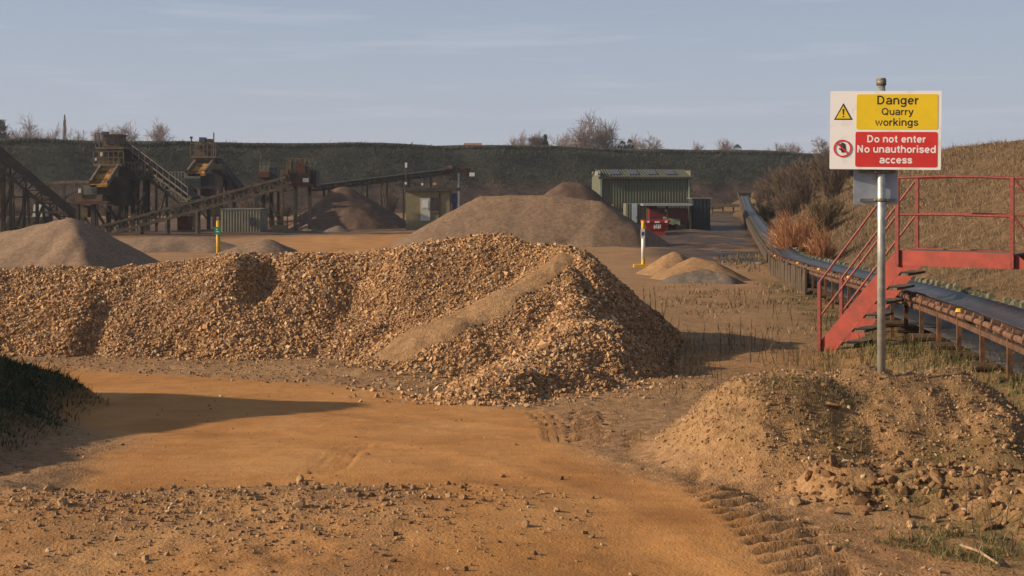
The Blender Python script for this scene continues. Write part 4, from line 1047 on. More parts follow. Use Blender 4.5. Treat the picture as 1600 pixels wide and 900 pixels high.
# boarded side where the conveyor bends, and the far sleepers
s = 27.5
while s < 40.5:
    p, d = cvp(s); r = Vector((d.y, -d.x, 0)).normalized(); q = p-r*(BW+0.24); g0 = float(gz(q.x, q.y)[0])
    MB().beam((q.x, q.y, g0-0.1), (q.x+rng_.uniform(-.02, .02), q.y, p.z-0.02+rng_.uniform(-.05, .03)), 0.05, 0.30, up=tuple(d)).build('side_board', M['plank'], cvt)
    s += 0.36
o_ = sweep([(-BW-0.26, -0.40), (-BW-0.16, -0.40), (-BW-0.16, -0.10), (-BW-0.26, -0.10)], fine(42, _L[-1]-1, 60), M['sleeper'], 'side_board', cvt, True, False)
o_['label'] = 'long mossy side board of the far run'
p, d = cvp(_L[-1]); MB().box(p+Vector((0, 0, -0.02)), (1.3, 0.7, 0.5)).box(p+Vector((0, 0, 0.28)), (1.5, 0.8, 0.10)).build('head_guard', M['sleeper'], cvt)
cr = thing('cross_conveyor', (22.3, 141, 0), 'dark horizontal trough joining the far end of the long conveyor', 'conveyor')
a = at(1112, 321, 142); b = at(1162, 321, 141)
MB().beam(a, b, 0.7, 0.35).build('trough', M['sleeper'], cr)
MB().beam(a+Vector((0, 0, -.75)), b+Vector((0, 0, -.75)), 0.5, 0.22).build('lower_rail', M['sleeper'], cr)
for t in (0.02, 0.35, 0.68, 0.98):
    q = a.lerp(b, t); MB().beam((q.x, q.y, -0.1), (q.x, q.y, q.z), 0.16, 0.16).build('leg', M['sleeper'], cr)

# ------------------------------------------------------------------ marker posts on the quarry floor
M['yellow_paint'] = simple('yellow_post_paint', (0.62, 0.36, 0.012), (0.50, 0.28, 0.012), 0.6, 8)
M['white_paint'] = simple('white_paint', (0.74, 0.74, 0.70), (0.62, 0.62, 0.58), 0.6, 8)
M['teal'] = simple('teal_sign_plate', (0.02, 0.23, 0.15), (0.018, 0.19, 0.13), 0.5, 8)
M['purple'] = simple('purple_print', (0.10, 0.06, 0.22), (0.08, 0.05, 0.18), 0.5, 8)
d = 46.0; p = at(341, 397, d); gz_ = float(gz(p.x, p.y)[0]); h = at(0, 345, d).z
mk = thing('marker_post', (p.x, p.y, gz_), 'yellow marker post with a small green plate in front of the sorting plant', 'post')
MB().tube((p.x, p.y, gz_-0.1), (p.x, p.y, h), 0.075, n=12).build('post', M['yellow_paint'], mk, smooth=True)
MB().box((p.x-0.12, p.y-0.1, gz_+0.06), (0.75, 0.5, 0.12)).build('foot', M['yellow_paint'], mk)
q = at(341, 360.5, d); pl = MB().box((q.x, q.y-0.10, q.z), (0.25, 0.03, 0.27)).build('plate', M['teal'], mk)
MB().box((q.x, q.y-0.117, q.z-0.03), (0.10, 0.004, 0.035)).box((q.x-0.03, q.y-0.117, q.z+0.05), (0.05, 0.004, 0.05)).build('plate_print', M['white_paint'], pl)
d = 46.0; p = at(1005, 396, d); gz_ = float(gz(p.x, p.y)[0]); h = at(0, 345, d).z
mk = thing('marker_post', (p.x, p.y, gz_), 'white and yellow marker post with a small purple and white sign below the red skip', 'post')
hm = gz_+(h-gz_)*0.72; hl = gz_+(h-gz_)*0.18
MB().tube((p.x, p.y, gz_-0.1), (p.x, p.y, hl), 0.07, n=12).build('post_foot', M['yellow_paint'], mk, smooth=True)
MB().tube((p.x, p.y, hl), (p.x, p.y, hm), 0.068, n=12).build('post', M['white_paint'], mk, smooth=True)
MB().tube((p.x, p.y, hm), (p.x, p.y, h), 0.07, n=12).build('post_top', M['yellow_paint'], mk, smooth=True)
MB().box((p.x, p.y-0.05, gz_+0.05), (0.7, 0.4, 0.10)).build('foot', M['yellow_paint'], mk)
q = at(1004, 365, d); pl = MB().box((q.x, q.y-0.10, q.z), (0.14, 0.03, 0.34)).build('plate', M['white_paint'], mk)
MB().box((q.x, q.y-0.118, q.z-0.0), (0.10, 0.004, 0.14)).build('plate_print', M['purple'], pl)

# ------------------------------------------------------------------ green corrugated shed
def corr(name, c1, c2, rough=0.6):
    return simple(name, c1, c2, rough, 1.2, 0.0, 0.1)
M['shed_green'] = corr('green_profiled_sheet', (0.125, 0.132, 0.088), (0.098, 0.105, 0.070))
M['shed_roof'] = corr('weathered_roof_sheet', (0.075, 0.078, 0.052), (0.05, 0.052, 0.036), 0.8)
M['rooflight'] = simple('aged_rooflight', (0.055, 0.045, 0.04), (0.035, 0.03, 0.028), 0.4, 2)
M['pale_trim'] = simple('pale_green_flashing', (0.30, 0.36, 0.25), (0.22, 0.28, 0.20), 0.6, 2)
M['skyblue_door'] = simple('pale_blue_door', (0.42, 0.50, 0.60), (0.36, 0.43, 0.52), 0.5, 2)
M['grey_sheet'] = simple('grey_sheet', (0.17, 0.17, 0.135), (0.11, 0.11, 0.09), 0.7, 2)
M['steel_dark'] = simple('dark_plant_steel', (0.058, 0.046, 0.034), (0.028, 0.024, 0.020), 0.75, 2, 0, 0.2, (0.09, 0.065, 0.042))
M['dark_tank'] = simple('dark_blue_tank_paint', (0.032, 0.042, 0.052), (0.02, 0.026, 0.032), 0.6, 1.5)
D = 92.0; g0 = 0.02
shx0, shx1 = at(938, 0, D).x, at(1079, 0, D).x; eave = at(0, 277, D).z; depth = 9.0
shed = thing('corrugated_shed', ((shx0+shx1)/2, D+depth/2, g0), 'green profiled metal shed with four dark roof panels behind the red skip', 'shed')
def corrug(mb, p0, p1, z0, z1, n, amp, outward):
    """vertical trapezoid profile wall from p0 to p1"""
    p0 = Vector(p0); p1 = Vector(p1); o = Vector(outward); vs = []; prof = []
    for i in range(n):
        for t, a in ((0.0, 0), (0.35, 0), (0.5, 1), (0.85, 1)): prof.append(((i+t)/n, a))
    prof.append((1.0, 0))
    for t, a in prof:
        q = p0.lerp(p1, t)+o*(a*amp); vs += [(q.x, q.y, z0), (q.x, q.y, z1)]
    m = len(prof); fs = [(2*i, 2*i+2, 2*i+3, 2*i+1) for i in range(m-1)]
    return mb.add(vs, fs)
MB().box(((shx0+shx1)/2, D+depth/2, (g0+eave)/2-0.05), (shx1-shx0-0.1, depth-0.1, eave-g0-0.1)).build('wall_core', M['grey_sheet'], shed)
w_ = corrug(MB(), (shx0, D, 0), (shx1, D, 0), g0, eave, 32, 0.06, (0, -1, 0)); w_.build('front_wall', M['shed_green'], shed)
corrug(MB(), (shx0, D+depth, 0), (shx0, D, 0), g0, eave+0.5, 40, 0.05, (-1, 0, 0)).build('side_wall', M['shed_green'], shed)
corrug(MB(), (shx1, D, 0), (shx1, D+depth, 0), g0, eave+0.5, 40, 0.05, (1, 0, 0)).build('side_wall', M['shed_green'], shed)
rz1 = at(0, 265.5, D+depth/2).z
rf_ = MB(); prof = []; nn = 34; x0, x1 = shx0-0.12, shx1+0.12; vs = []
for i in range(nn*4+1):
    x = x0+(x1-x0)*i/(nn*4); a = 0.06 if i % 4 in (2, 3) else 0
    vs += [(x, D-0.25, eave-0.02+a), (x, D+depth/2, rz1+a), (x, D+depth+0.25, eave-0.02+a)]
fs = []
for i in range(nn*4): fs += [(3*i, 3*i+3, 3*i+4, 3*i+1), (3*i+1, 3*i+4, 3*i+5, 3*i+2)]
rfo = rf_.add(vs, fs).build('roof', M['shed_roof'], shed)
for px0, px1 in ((953, 968), (982, 996), (1010, 1025), (1039, 1054)):
    a = at(px0, 0, D+2).x; b = at(px1, 0, D+2).x; sl = (rz1-eave)/(depth/2+0.25)
    za = eave+sl*1.2+0.1; zb = eave+sl*3.8+0.1
    MB().add([(a, D+0.95, za), (b, D+0.95, za), (b, D+3.55, zb), (a, D+3.55, zb), (a, D+0.95, za-0.05), (b, D+0.95, za-0.05), (b, D+3.55, zb-0.05), (a, D+3.55, zb-0.05)], [(0, 1, 2, 3), (4, 7, 6, 5), (0, 4, 5, 1), (1, 5, 6, 2), (2, 6, 7, 3), (3, 7, 4, 0)]).build('rooflight', M['rooflight'], rfo)
MB().box(((shx0+shx1)/2, D-0.30, eave-0.05), (shx1-shx0+0.3, 0.16, 0.14)).build('gutter', M['steel_dark'], shed)
MB().box((shx0+0.02, D-0.10, (eave+g0)/2), (0.16, 0.14, eave-g0-0.2)).build('corner_flashing', M['pale_trim'], shed)
MB().box((shx1-0.12, D-0.10, (eave+g0)/2), (0.10, 0.14, eave-g0-0.2)).build('corner_flashing', M['pale_trim'], shed)
q = at(932, 271, D); lm = MB().beam((shx0, D, q.z-0.1), (q.x, D-0.2, q.z+0.02), 0.06, 0.06).build('lamp_arm', M['steel_dark'], shed)
MB().box((q.x, D-0.2, q.z), (0.16, 0.2, 0.28)).build('lamp_head', M['white_paint'], lm)
q = at(954, 322, D-0.15); MB().box((q.x, q.y, q.z), (0.42, 0.04, 0.22)).build('notice', M['yellow_paint'], shed)
# lean-to with door and canopy
D2 = 89.6
lt = thing('lean_to', (at(1040, 0, D2).x, D2, g0), 'low grey lean-to with a pale blue door and flat canopy against the green shed', 'lean-to')
a = at(978, 318, D2); b = at(1012, 360, D2)
MB().box(((a.x+b.x)/2, D2+1.1, (a.z+g0)/2), (b.x-a.x, 2.1, a.z-g0)).build('office_wall', M['grey_sheet'], lt)
corrug(MB(), (a.x, D2, 0), (b.x, D2, 0), g0, a.z-0.02, 9, 0.04, (0, -1, 0)).build('cladding', M['shed_green'], lt)
q0 = at(987.5, 318, D2-.1); q1 = at(995.5, 346, D2-.1)
dr = MB().box(((q0.x+q1.x)/2, D2-0.09, (q0.z+g0+0.6)/2), (q1.x-q0.x, 0.06, q0.z-g0-0.6)).build('door', M['skyblue_door'], lt)
MB().box((q1.x-0.06, D2-0.13, (q0.z+g0)/2), (0.05, 0.05, 0.1)).build('handle', M['steel_dark'], dr)
c0 = at(1004, 320, D2-1.5); c1 = at(1081, 320, D2-1.5)
MB().box(((c0.x+c1.x)/2, D2-0.1, c0.z), (c1.x-c0.x, 3.3, 0.14)).build('canopy', M['galv'], lt)
for x in (c0.x+0.1, (c0.x+c1.x)/2, c1.x-0.1): MB().box((x, D2-1.55, (c0.z+g0)/2-0.04), (0.10, 0.10, c0.z-g0-0.08)).build('canopy_post', M['steel_dark'], lt)
# red machine under the canopy
M['mach_red_shaded'] = simple('shade_darkened_red_paint', (0.16, 0.014, 0.014), (0.11, 0.010, 0.010), 0.5, 3)  # red darkened in the colour to stand for the canopy's shade
M['skip_red'] = simple('red_skip_paint', (0.38, 0.026, 0.024), (0.30, 0.02, 0.018), 0.5, 3)
M['tarp'] = simple('pale_green_tarpaulin', (0.30, 0.34, 0.22), (0.22, 0.26, 0.17), 0.7, 3)
M['tyre'] = simple('tyre_rubber', (0.02, 0.02, 0.02), (0.012, 0.012, 0.012), 0.8, 4)
D3 = 88.6
a = at(1014, 327, D3); b = at(1076, 353, D3)
ma = thing('red_machine', ((a.x+b.x)/2, D3+0.6, g0), 'red machine darkened for shade under the canopy with a pale tarpaulin on it', 'machine')
MB().box(((a.x+b.x)/2, D3+0.7, (a.z+b.z)/2+0.05), (b.x-a.x, 1.3, a.z-b.z)).build('body', M['mach_red_shaded'], ma, bevel=0.06)
MB().box((a.x+0.35, D3+0.7, a.z+0.12), (0.6, 1.1, 0.28)).build('hood', M['mach_red_shaded'], ma, bevel=0.04)
a2 = at(1036, 340, D3-0.1); b2 = at(1063, 350, D3-0.1)
tpm = MB(); n_ = 9; vs = []
for i in range(n_+1):
    t = i/n_; x = a2.x+(b2.x-a2.x)*t; z = a2.z-0.18*t+0.03*math.sin(t*9)
    vs += [(x, D3-0.02, z-0.35-0.03*math.sin(t*14)), (x, D3-0.05, z), (x, D3+0.5, z+0.22)]
fs = []
for i in range(n_): fs += [(3*i, 3*i+3, 3*i+4, 3*i+1), (3*i+1, 3*i+4, 3*i+5, 3*i+2)]
tpm.add(vs, fs).build('tarpaulin', M['tarp'], ma)
for x in (a.x+0.5, b.x-0.5):
    MB().tube((x, D3-0.02, g0+0.33), (x, D3+0.28, g0+0.33), 0.33, n=20).build('wheel', M['tyre'], ma)
q = at(1041, 329, D3-.05); MB().tube((q.x, q.y, q.z), (q.x, q.y-0.06, q.z), 0.10, n=12).build('headlight', M['white_paint'], ma)
# skip
D4 = 80.0
p0 = at(1006, 343, D4); p1 = at(1046, 343, D4); q0 = at(1012, 360, D4); q1 = at(1040, 360, D4)
sk = thing('skip', ((p0.x+p1.x)/2, D4+0.8, g0), 'bright red skip with white marks on its end in front of the canopy', 'skip')
zs0 = max(g0-0.02, q0.z); dd = 1.5
vs = [(q0.x, D4+0.12, zs0), (q1.x, D4+0.12, zs0), (q1.x, D4+dd-0.12, zs0), (q0.x, D4+dd-0.12, zs0), (p0.x, D4, p0.z-0.18), (p1.x, D4, p0.z-0.18), (p1.x, D4+dd, p0.z-0.18), (p0.x, D4+dd, p0.z-0.18)]
MB().add(vs, [(3, 2, 1, 0), (0, 1, 5, 4), (1, 2, 6, 5), (2, 3, 7, 6), (3, 0, 4, 7)]).box(((p0.x+p1.x)/2, D4+dd/2, zs0-0.15), (q1.x-q0.x, dd-0.3, 0.3)).build('bin', M['skip_red'], sk)
rim = MB()
for (aa, bb) in (((p0.x, D4), (p1.x, D4)), ((p1.x, D4), (p1.x, D4+dd)), ((p1.x, D4+dd), (p0.x, D4+dd)), ((p0.x, D4+dd), (p0.x, D4))): rim.beam((aa[0], aa[1], p0.z-0.12), (bb[0], bb[1], p0.z-0.12), 0.12, 0.14)
rim.build('rim', M['skip_red'], sk)
for px in (1013, 1041): q = at(px, 346.5, D4-0.08); MB().box((q.x, q.y, q.z), (0.15, 0.03, 0.13)).build('mark', M['white_paint'], sk)
q = at(1027, 347, D4-0.06); MB().box((q.x, q.y, q.z), (0.30, 0.03, 0.10)).build('mark', M['white_paint'], sk)
mk_ = MB()
for i, px in enumerate((1022.5, 1025.5, 1028.5, 1031.5)):
    q = at(px, 354, D4-0.02+0.06); mk_.box((q.x, q.y-0.05, q.z+0.02*(i % 2)), (0.08, 0.03, 0.26))
q = at(1024, 354, D4); mk_.box((q.x, q.y-0.01, q.z), (0.12, 0.035, 0.06)); q = at(1030, 356, D4); mk_.box((q.x, q.y-0.01, q.z), (0.12, 0.035, 0.05))
mk_.build('mark', M['white_paint'], sk, 'illegible white figures on the end of the skip')
# dark tank right of the shed
D5 = 90.0; a = at(1081, 311, D5); b = at(1110, 356, D5)
tk = thing('dark_tank', ((a.x+b.x)/2, D5+1, g0), 'dark blue grey steel tank standing right of the green shed', 'tank')
MB().box(((a.x+b.x)/2, D5+1.2, (a.z+g0)/2), (b.x-a.x, 2.4, a.z-g0)).build('body', M['dark_tank'], tk, bevel=0.05)
for i in range(5): x = a.x+(b.x-a.x)*(i+0.5)/5; MB().box((x, D5-0.03, (a.z+g0)/2), (0.07, 0.07, a.z-g0-0.1)).build('rib', M['dark_tank'], tk)
MB().box(((a.x+b.x)/2, D5+1.2, a.z+0.04), (b.x-a.x+0.12, 2.5, 0.08)).build('lid', M['grey_sheet'], tk)

# ------------------------------------------------------------------ olive hut
M['olive'] = simple('olive_painted_block', (0.25, 0.205, 0.110), (0.20, 0.165, 0.088), 0.75, 3, 0, 0.05)
M['hut_roof'] = simple('dark_felt_roof', (0.060, 0.052, 0.046), (0.04, 0.035, 0.03), 0.85, 2)
M['window_dark'] = simple('dark_window_glass', (0.05, 0.035, 0.045), (0.035, 0.028, 0.035), 0.25, 1)
M['white_door'] = simple('white_door_paint', (0.56, 0.55, 0.47), (0.46, 0.45, 0.38), 0.6, 3)
DH = 89.0
a = at(634, 298, DH); b = at(703, 298, DH)
hut = thing('hut', ((a.x+b.x)/2, DH+1.6, g0), 'olive yellow hut with flat dark roof and white door behind the large grey brown heap', 'hut')
MB().box(((a.x+b.x)/2, DH+1.6, (a.z+g0)/2), (b.x-a.x, 3.2, a.z-g0)).build('walls', M['olive'], hut)
r0 = at(632.5, 293, DH-.3); r1 = at(720, 299, DH-.3)
MB().box(((r0.x+r1.x)/2-0.1, DH+1.7, (r0.z+r1.z)/2), (r1.x-r0.x-0.2, 3.9, 0.26)).build('roof', M['hut_roof'], hut)
q0 = at(657, 309, DH-.05); q1 = at(672, 345, DH-.05); dr = MB().box(((q0.x+q1.x)/2, DH-0.03, (q0.z+q1.z)/2), (q1.x-q0.x, 0.07, q0.z-q1.z)).build('door', M['white_door'], hut)
MB().box(((q0.x+q1.x)/2, DH-0.075, q0.z-0.45), ((q1.x-q0.x)*0.6, 0.02, 0.5)).build('panel', M['white_paint'], dr)
MB().box((q1.x-0.08, DH-0.085, (q0.z+q1.z)/2), (0.04, 0.04, 0.14)).build('handle', M['steel_dark'], dr)
q0 = at(674, 309, DH); q1 = at(685, 330, DH); wn = MB().box(((q0.x+q1.x)/2, DH-0.02, (q0.z+q1.z)/2), (q1.x-q0.x, 0.05, q0.z-q1.z)).build('window', M['window_dark'], hut)
MB().box(((q0.x+q1.x)/2, DH-0.06, q1.z-0.04), (q1.x-q0.x+0.1, 0.06, 0.06)).build('sill', M['olive'], wn)
q0 = at(687, 301, DH); MB().box((q0.x, DH-0.03, (q0.z+g0)/2), (0.09, 0.07, q0.z-g0)).build('downpipe', M['steel_dark'], hut)
for px, py, mt in ((634, 287, 'white_paint'), (660, 288.5, 'white_paint'), (679, 288, 'yellow_paint')):
    q = at(px, py, DH+.1); ll = MB().tube((q.x, q.y, r0.z-0.05), (q.x, q.y, q.z), 0.025, n=6).build('lamp_stem', M['steel_dark'], hut); MB().box((q.x, q.y-0.05, q.z+0.03), (0.22 if px == 679 else 0.13, 0.18, 0.16)).build('lamp_head', M[mt], ll)
q = at(634.5, 258, DH+.4); ma_ = MB().tube((q.x, q.y, r0.z-0.05), (q.x, q.y, q.z), 0.03, n=6).build('mast', M['steel_dark'], hut); MB().box((q.x, q.y, q.z), (0.15, 0.15, 0.34)).build('mast_lamp', M['white_paint'], ma_)
M['blue_box'] = simple('blue_plastic', (0.03, 0.07, 0.17), (0.025, 0.05, 0.13), 0.5, 3)
q0 = at(704.5, 302, DH+.3); q1 = at(714, 318, DH+.3)
tag(MB().box(((q0.x+q1.x)/2+.03, DH+0.8, (q0.z+q1.z)/2), (q1.x-q0.x, 0.9, q0.z-q1.z)).box(((q0.x+q1.x)/2+.03, DH+0.8, (q1.z+g0)/2), (0.3, 0.3, q1.z-g0)).build('blue_tank', M['blue_box'], None, None, ((q0.x+q1.x)/2, DH+.8, g0), bevel=0.04), 'blue tank on a stand beside the right wall of the olive hut', 'tank')

# ------------------------------------------------------------------ sorting plant
M['plant_ochre'] = simple('dusty_ochre_steel', (0.150, 0.105, 0.058), (0.080, 0.056, 0.034), 0.85, 2.5, 0, 0.2, (0.21, 0.15, 0.085))
M['plant_beam'] = simple('dusty_brown_beams', (0.19, 0.145, 0.095), (0.10, 0.076, 0.052), 0.85, 2.5, 0, 0.2, (0.165, 0.125, 0.08))
M['plant_rust'] = simple('rust_red_plant_sheet', (0.14, 0.040, 0.026), (0.09, 0.028, 0.020), 0.8, 3, 0, 0.2)
def deck_mat():
    m, t, b = new_mat('rusty_yellow_screen_deck')
    c = ramp(t, [(0.42, (0.085, 0.030, 0.020)), (0.5, (0.30, 0.13, 0.02)), (0.58, (0.42, 0.22, 0.02))], noise(t, 1.6, 4, 0.6, mscale=(1, 1, 1.4)))
    t.links.new(c, b.inputs['Base Color']); b.inputs['Roughness'].default_value = 0.8; return m
M['deck'] = deck_mat()
M['pale_green'] = simple('pale_green_container', (0.25, 0.24, 0.175), (0.19, 0.185, 0.135), 0.75, 1.5)
M['concrete'] = simple('dusty_concrete', (0.27, 0.20, 0.115), (0.19, 0.14, 0.085), 0.95, 3, 0, 0.3)
M['motor'] = simple('blue_grey_motor', (0.06, 0.085, 0.11), (0.04, 0.055, 0.07), 0.6, 4)

def railing(parent, p, q, h=0.95, n=5, mat='plant_beam'):
    m = MB(); p = Vector(p); q = Vector(q)
    for i in range(n+1): a = p.lerp(q, i/n); m.beam(a, a+Vector((0, 0, h)), 0.05, 0.05)
    for k in (0.5, 1.0): m.beam(p+Vector((0, 0, h*k)), q+Vector((0, 0, h*k)), 0.05, 0.05)
    return m.build('railing', M[mat], parent)
def leg(parent, px, pytop, d, w=0.22, mat='steel_dark'):
    a = at(px, pytop, d); return MB().beam((a.x, a.y, -0.05), a, w, w).build('leg', M[mat], parent)
def truss_conveyor(name, label, px0, py0, d0, px1, py1, d1, width, hgt, matb='steel_dark', matf='plant_beam', panels=12, legs=(), belt_only=False, head=True):
    """py gives the belt line; the truss hangs below it"""
    a = at(px0, py0, d0); b = at(px1, py1, d1)
    t_ = thing(name, (a.x, a.y, 0), label, 'conveyor')
    ax = (b-a).normalized(); sd_ = ax.cross(Vector((0, 0, 1))).normalized(); up = sd_.cross(ax)
    belt = MB(); belt.beam(a, b, width*0.8, 0.10, up=tuple(up)); belt.build('belt', M['belt_dull'], t_)
    for k in (-1, 1):
        o = sd_*(k*width/2); ch = MB(); w = 0.13 if hgt > 0.4 else 0.1
        MB().beam(a+o, b+o, w, w*1.2, up=tuple(up)).build('top_chord', M[matf], t_)
        if hgt > 0.3:
            MB().beam(a+o-up*hgt, b+o-up*hgt, w, w*1.2, up=tuple(up)).build('bottom_chord', M[matf], t_)
            br = MB()
            for i in range(panels+1):
                p = a.lerp(b, i/panels)+o; br.beam(p, p-up*hgt, 0.07, 0.07)
                if i < panels:
                    q = a.lerp(b, (i+1)/panels)+o
                    br.beam(p-up*hgt, q, 0.06, 0.06) if i % 2 else br.beam(p, q-up*hgt, 0.06, 0.06)
            br.build('bracing', M[matf], t_)
    il = MB(); n = int((b-a).length/1.0)
    for i in range(n): p = a.lerp(b, (i+0.5)/n); il.tube(p-sd_*width*0.52-up*0.09, p+sd_*width*0.52-up*0.09, 0.06, n=6)
    il.build('idlers', M['steel_dark'], t_)['kind'] = 'stuff'
    for f_ in legs:
        p = a.lerp(b, f_)-up*hgt
        if p.z > 0.4:
            for k in (-1, 1): q = p+sd_*(k*width/2); MB().beam((q.x, q.y, -0.05), q, 0.14, 0.14).build('leg', M[matf], t_)
            if p.z > 1.5: MB().beam(p-sd_*width/2+Vector((0, 0, -.2)), Vector((p.x, p.y, 0.3))+sd_*width/2, 0.07, 0.07).build('cross_brace', M[matf], t_)
    if head: MB().tube(b-sd_*width*0.5, b+sd_*width*0.5, 0.22, n=14).build('head_drum', M['steel_dark'], t_)
    return t_, a, b, up, sd_

c1, a, b, up, sd_ = truss_conveyor('inclined_conveyor', 'dark inclined conveyor descending from the left edge behind the pale gravel heap', -60, 194, 76, 112, 338, 78, 0.95, 0.55, legs=(0.12, 0.25, 0.38, 0.5, 0.62, 0.74, 0.86), panels=14, matf='steel_dark')
MB().beam(a+up*0.25+sd_*0.5, b+up*0.25+sd_*0.5, 0.05, 0.42, up=tuple(up)).build('side_skirt', M['steel_dark'], c1)
for f_ in (0.4, 0.52, 0.66, 0.8):
    p = a.lerp(b, f_); MB().beam(Vector((p.x-1.3, p.y, 0)), p-up*.6, 0.12, 0.12).build('brace', M['plant_beam'], c1)
    MB().beam(Vector((p.x-0.2, p.y-.3, 0)), p-up*.6, 0.12, 0.12).build('brace', M['plant_beam'], c1)
for zz_ in (0.7, 1.6, 2.5):
    q = at(0, 0, 77); MB().beam((-31.5, 77, zz_), (-31.5+ (6.4-zz_*1.1), 77, zz_), 0.12, 0.12).build('brace', M['plant_beam'], c1)
leg(c1, 5, 232, 77, 0.2, 'plant_beam')

# --- first screening tower
D = 86
t1 = thing('screening_tower', (at(170, 0, D).x, D+1.5, 0), 'tallest rusty screening tower with a square cabin on top, at the left', 'quarry plant')
def pb(name, mat, px0, py0, px1, py1, d, dep, par): return pbox(MB(), px0, py0, px1, py1, d, dep).build(name, M[mat], par)
cb = pb('cabin', 'plant_ochre', 161, 211, 186, 229, D+.6, 1.6, t1); pb('cabin_roof', 'steel_dark', 160, 209.5, 187, 212, D+.5, 1.8, cb)
pb('window', 'window_dark', 166, 216, 180, 225, D+.55, 0.1, cb)
pb('motor', 'motor', 158.5, 205.5, 167, 211, D+.9, 0.5, t1)
pb('platform', 'plant_beam', 149, 229.5, 193, 233, D, 2.6, t1)
railing(t1, at(149, 229.5, D), at(161, 229.5, D), 0.9, 2)
uh = pb('screen_house', 'plant_ochre', 153, 233, 188, 256, D+.3, 2.0, t1)
pb('opening_shade', 'window_dark', 161, 236, 173, 246, D+.22, 0.1, uh)  # dark plate on the wall, its colour stands for the shade inside
pb('notice', 'white_paint', 156.5, 238, 160, 244, D+.2, 0.08, uh); pb('notice', 'white_paint', 148, 246, 151, 251, D+.1, 0.08, t1)
pb('platform', 'plant_beam', 146, 256, 192, 260, D-.1, 2.6, t1)
railing(t1, at(146, 256, D), at(193, 256, D), 0.85, 6)
def incl_deck(par, pxa, pya, pxb, pyb, wpx, d0, d1, mat='deck'):
    a0 = at(pxa, pya, d0); b0 = at(pxb, pyb, d1); w = wpx/2000*d0
    m = MB(); m.add([a0, a0+Vector((w, 0, 0)), b0+Vector((w, 0, 0)), b0, a0+Vector((0, 0, -.18)), a0+Vector((w, 0, -.18)), b0+Vector((w, 0, -.18)), b0+Vector((0, 0, -.18))], [(0, 1, 2, 3), (4, 7, 6, 5), (0, 4, 5, 1), (1, 5, 6, 2), (2, 6, 7, 3), (3, 7, 4, 0)])
    o = m.build('screen_deck', M[mat], par)
    for k in (0, w): MB().beam(a0+Vector((k, 0, .1)), b0+Vector((k, 0, .1)), 0.12, 0.34).build('deck_side', M['plant_beam'], par)
    return o
incl_deck(t1, 158, 262, 141, 288, 27, D-.1, D-2.6)
pb('hopper', 'grey_sheet', 129, 289, 151, 304, D-2.6, 1.8, t1)
pb('hopper', 'steel_dark', 151, 289, 170, 306, D-2.4, 1.8, t1)
pb('walkway', 'plant_ochre', 117, 304, 160, 318, D-2.7, 0.9, t1)
pb('under_beam', 'plant_rust', 116, 314, 168, 319, D-2.9, 0.7, t1)
pb('machine_body', 'steel_dark', 166, 276, 196, 322, D-1.2, 2.6, t1)
pb('chute', 'plant_ochre', 126, 321, 137, 340, D-2.2, 1.2, t1)
railing(t1, at(116, 304, D-2.8), at(130, 304, D-2.8), 0.9, 2)
q = at(124.5, 298, D-2.8); MB().box(q, (0.17, 0.1, 0.28)).build('notice', M['white_paint'], t1)  # small white painted box standing for a white light by the hopper
for px, py, dd_ in ((121, 318, D-2.6), (146, 318, D-2.6), (170, 320, D-1), (193, 320, D-1), (150, 256, D+1.5), (189, 256, D+2)): leg(t1, px, py, dd_, 0.26)
for (x0, y0, x1, y1) in ((121, 320, 146, 362), (146, 320, 121, 362), (146, 322, 170, 362), (170, 322, 193, 362), (193, 322, 172, 362)):
    MB().beam(at(x0, y0, D-1.5), at(x1, y1, D-1.5), 0.14, 0.14).build('brace', M['steel_dark'], t1)
pb('platform', 'steel_dark', 186, 276, 238, 281, D, 2.2, t1)
railing(t1, at(190, 276, D-.1), at(238, 276, D-.1), 0.95, 9, 'steel_dark')
pb('drive_unit', 'steel_dark', 188, 236, 208, 276, D+1.0, 1.6, t1)
for px in (197, 208, 227): leg(t1, px, 280, D+.6, 0.24)
MB().beam(at(208, 300, D+.5), at(227, 338, D+.5), 0.12, 0.12).build('brace', M['plant_beam'], t1); MB().beam(at(227, 300, D+.5), at(208, 338, D+.5), 0.12, 0.12).build('brace', M['plant_beam'], t1)
c2_, a, b, up, sd_ = truss_conveyor('inclined_conveyor', 'dark covered conveyor descending to the right from the tallest tower', 190, 228, D+2, 303, 314, D-1, 1.0, 0.5, panels=10, legs=(0.35, 0.6), matf='steel_dark')
MB().beam(a+up*0.22-sd_*0.1, b+up*0.22-sd_*0.1, 0.9, 0.12, up=tuple(up)).build('cover', M['belt_dull'], c2_)
railing(c2_, a+sd_*.6, b+sd_*.6, 0.9, 12, 'plant_beam')

# --- gantry line between the first conveyor and the tower
g1 = thing('pipe_gantry', (at(80, 0, 92).x, 92, 0), 'thin curved pipe gantry between the left conveyor and the tallest tower', 'gantry')
pts = [at(70, 292, 92), at(78, 287, 92), at(90, 285, 92), at(118, 284, 92), at(140, 284, 92)]
m = MB()
for p, q in zip(pts[:-1], pts[1:]): m.beam(p, q, 0.14, 0.2)
m.build('pipe', M['plant_beam'], g1)
for px in (76, 100, 128): leg(g1, px, 286, 92, 0.16)
m = MB()
for p, q in ((at(60, 300, 92), at(118, 322, 92)), (at(60, 330, 92), at(118, 300, 92)), (at(60, 318, 92), at(120, 318, 92))): m.beam(p, q, 0.12, 0.12)
m.build('bracing', M['steel_dark'], g1)

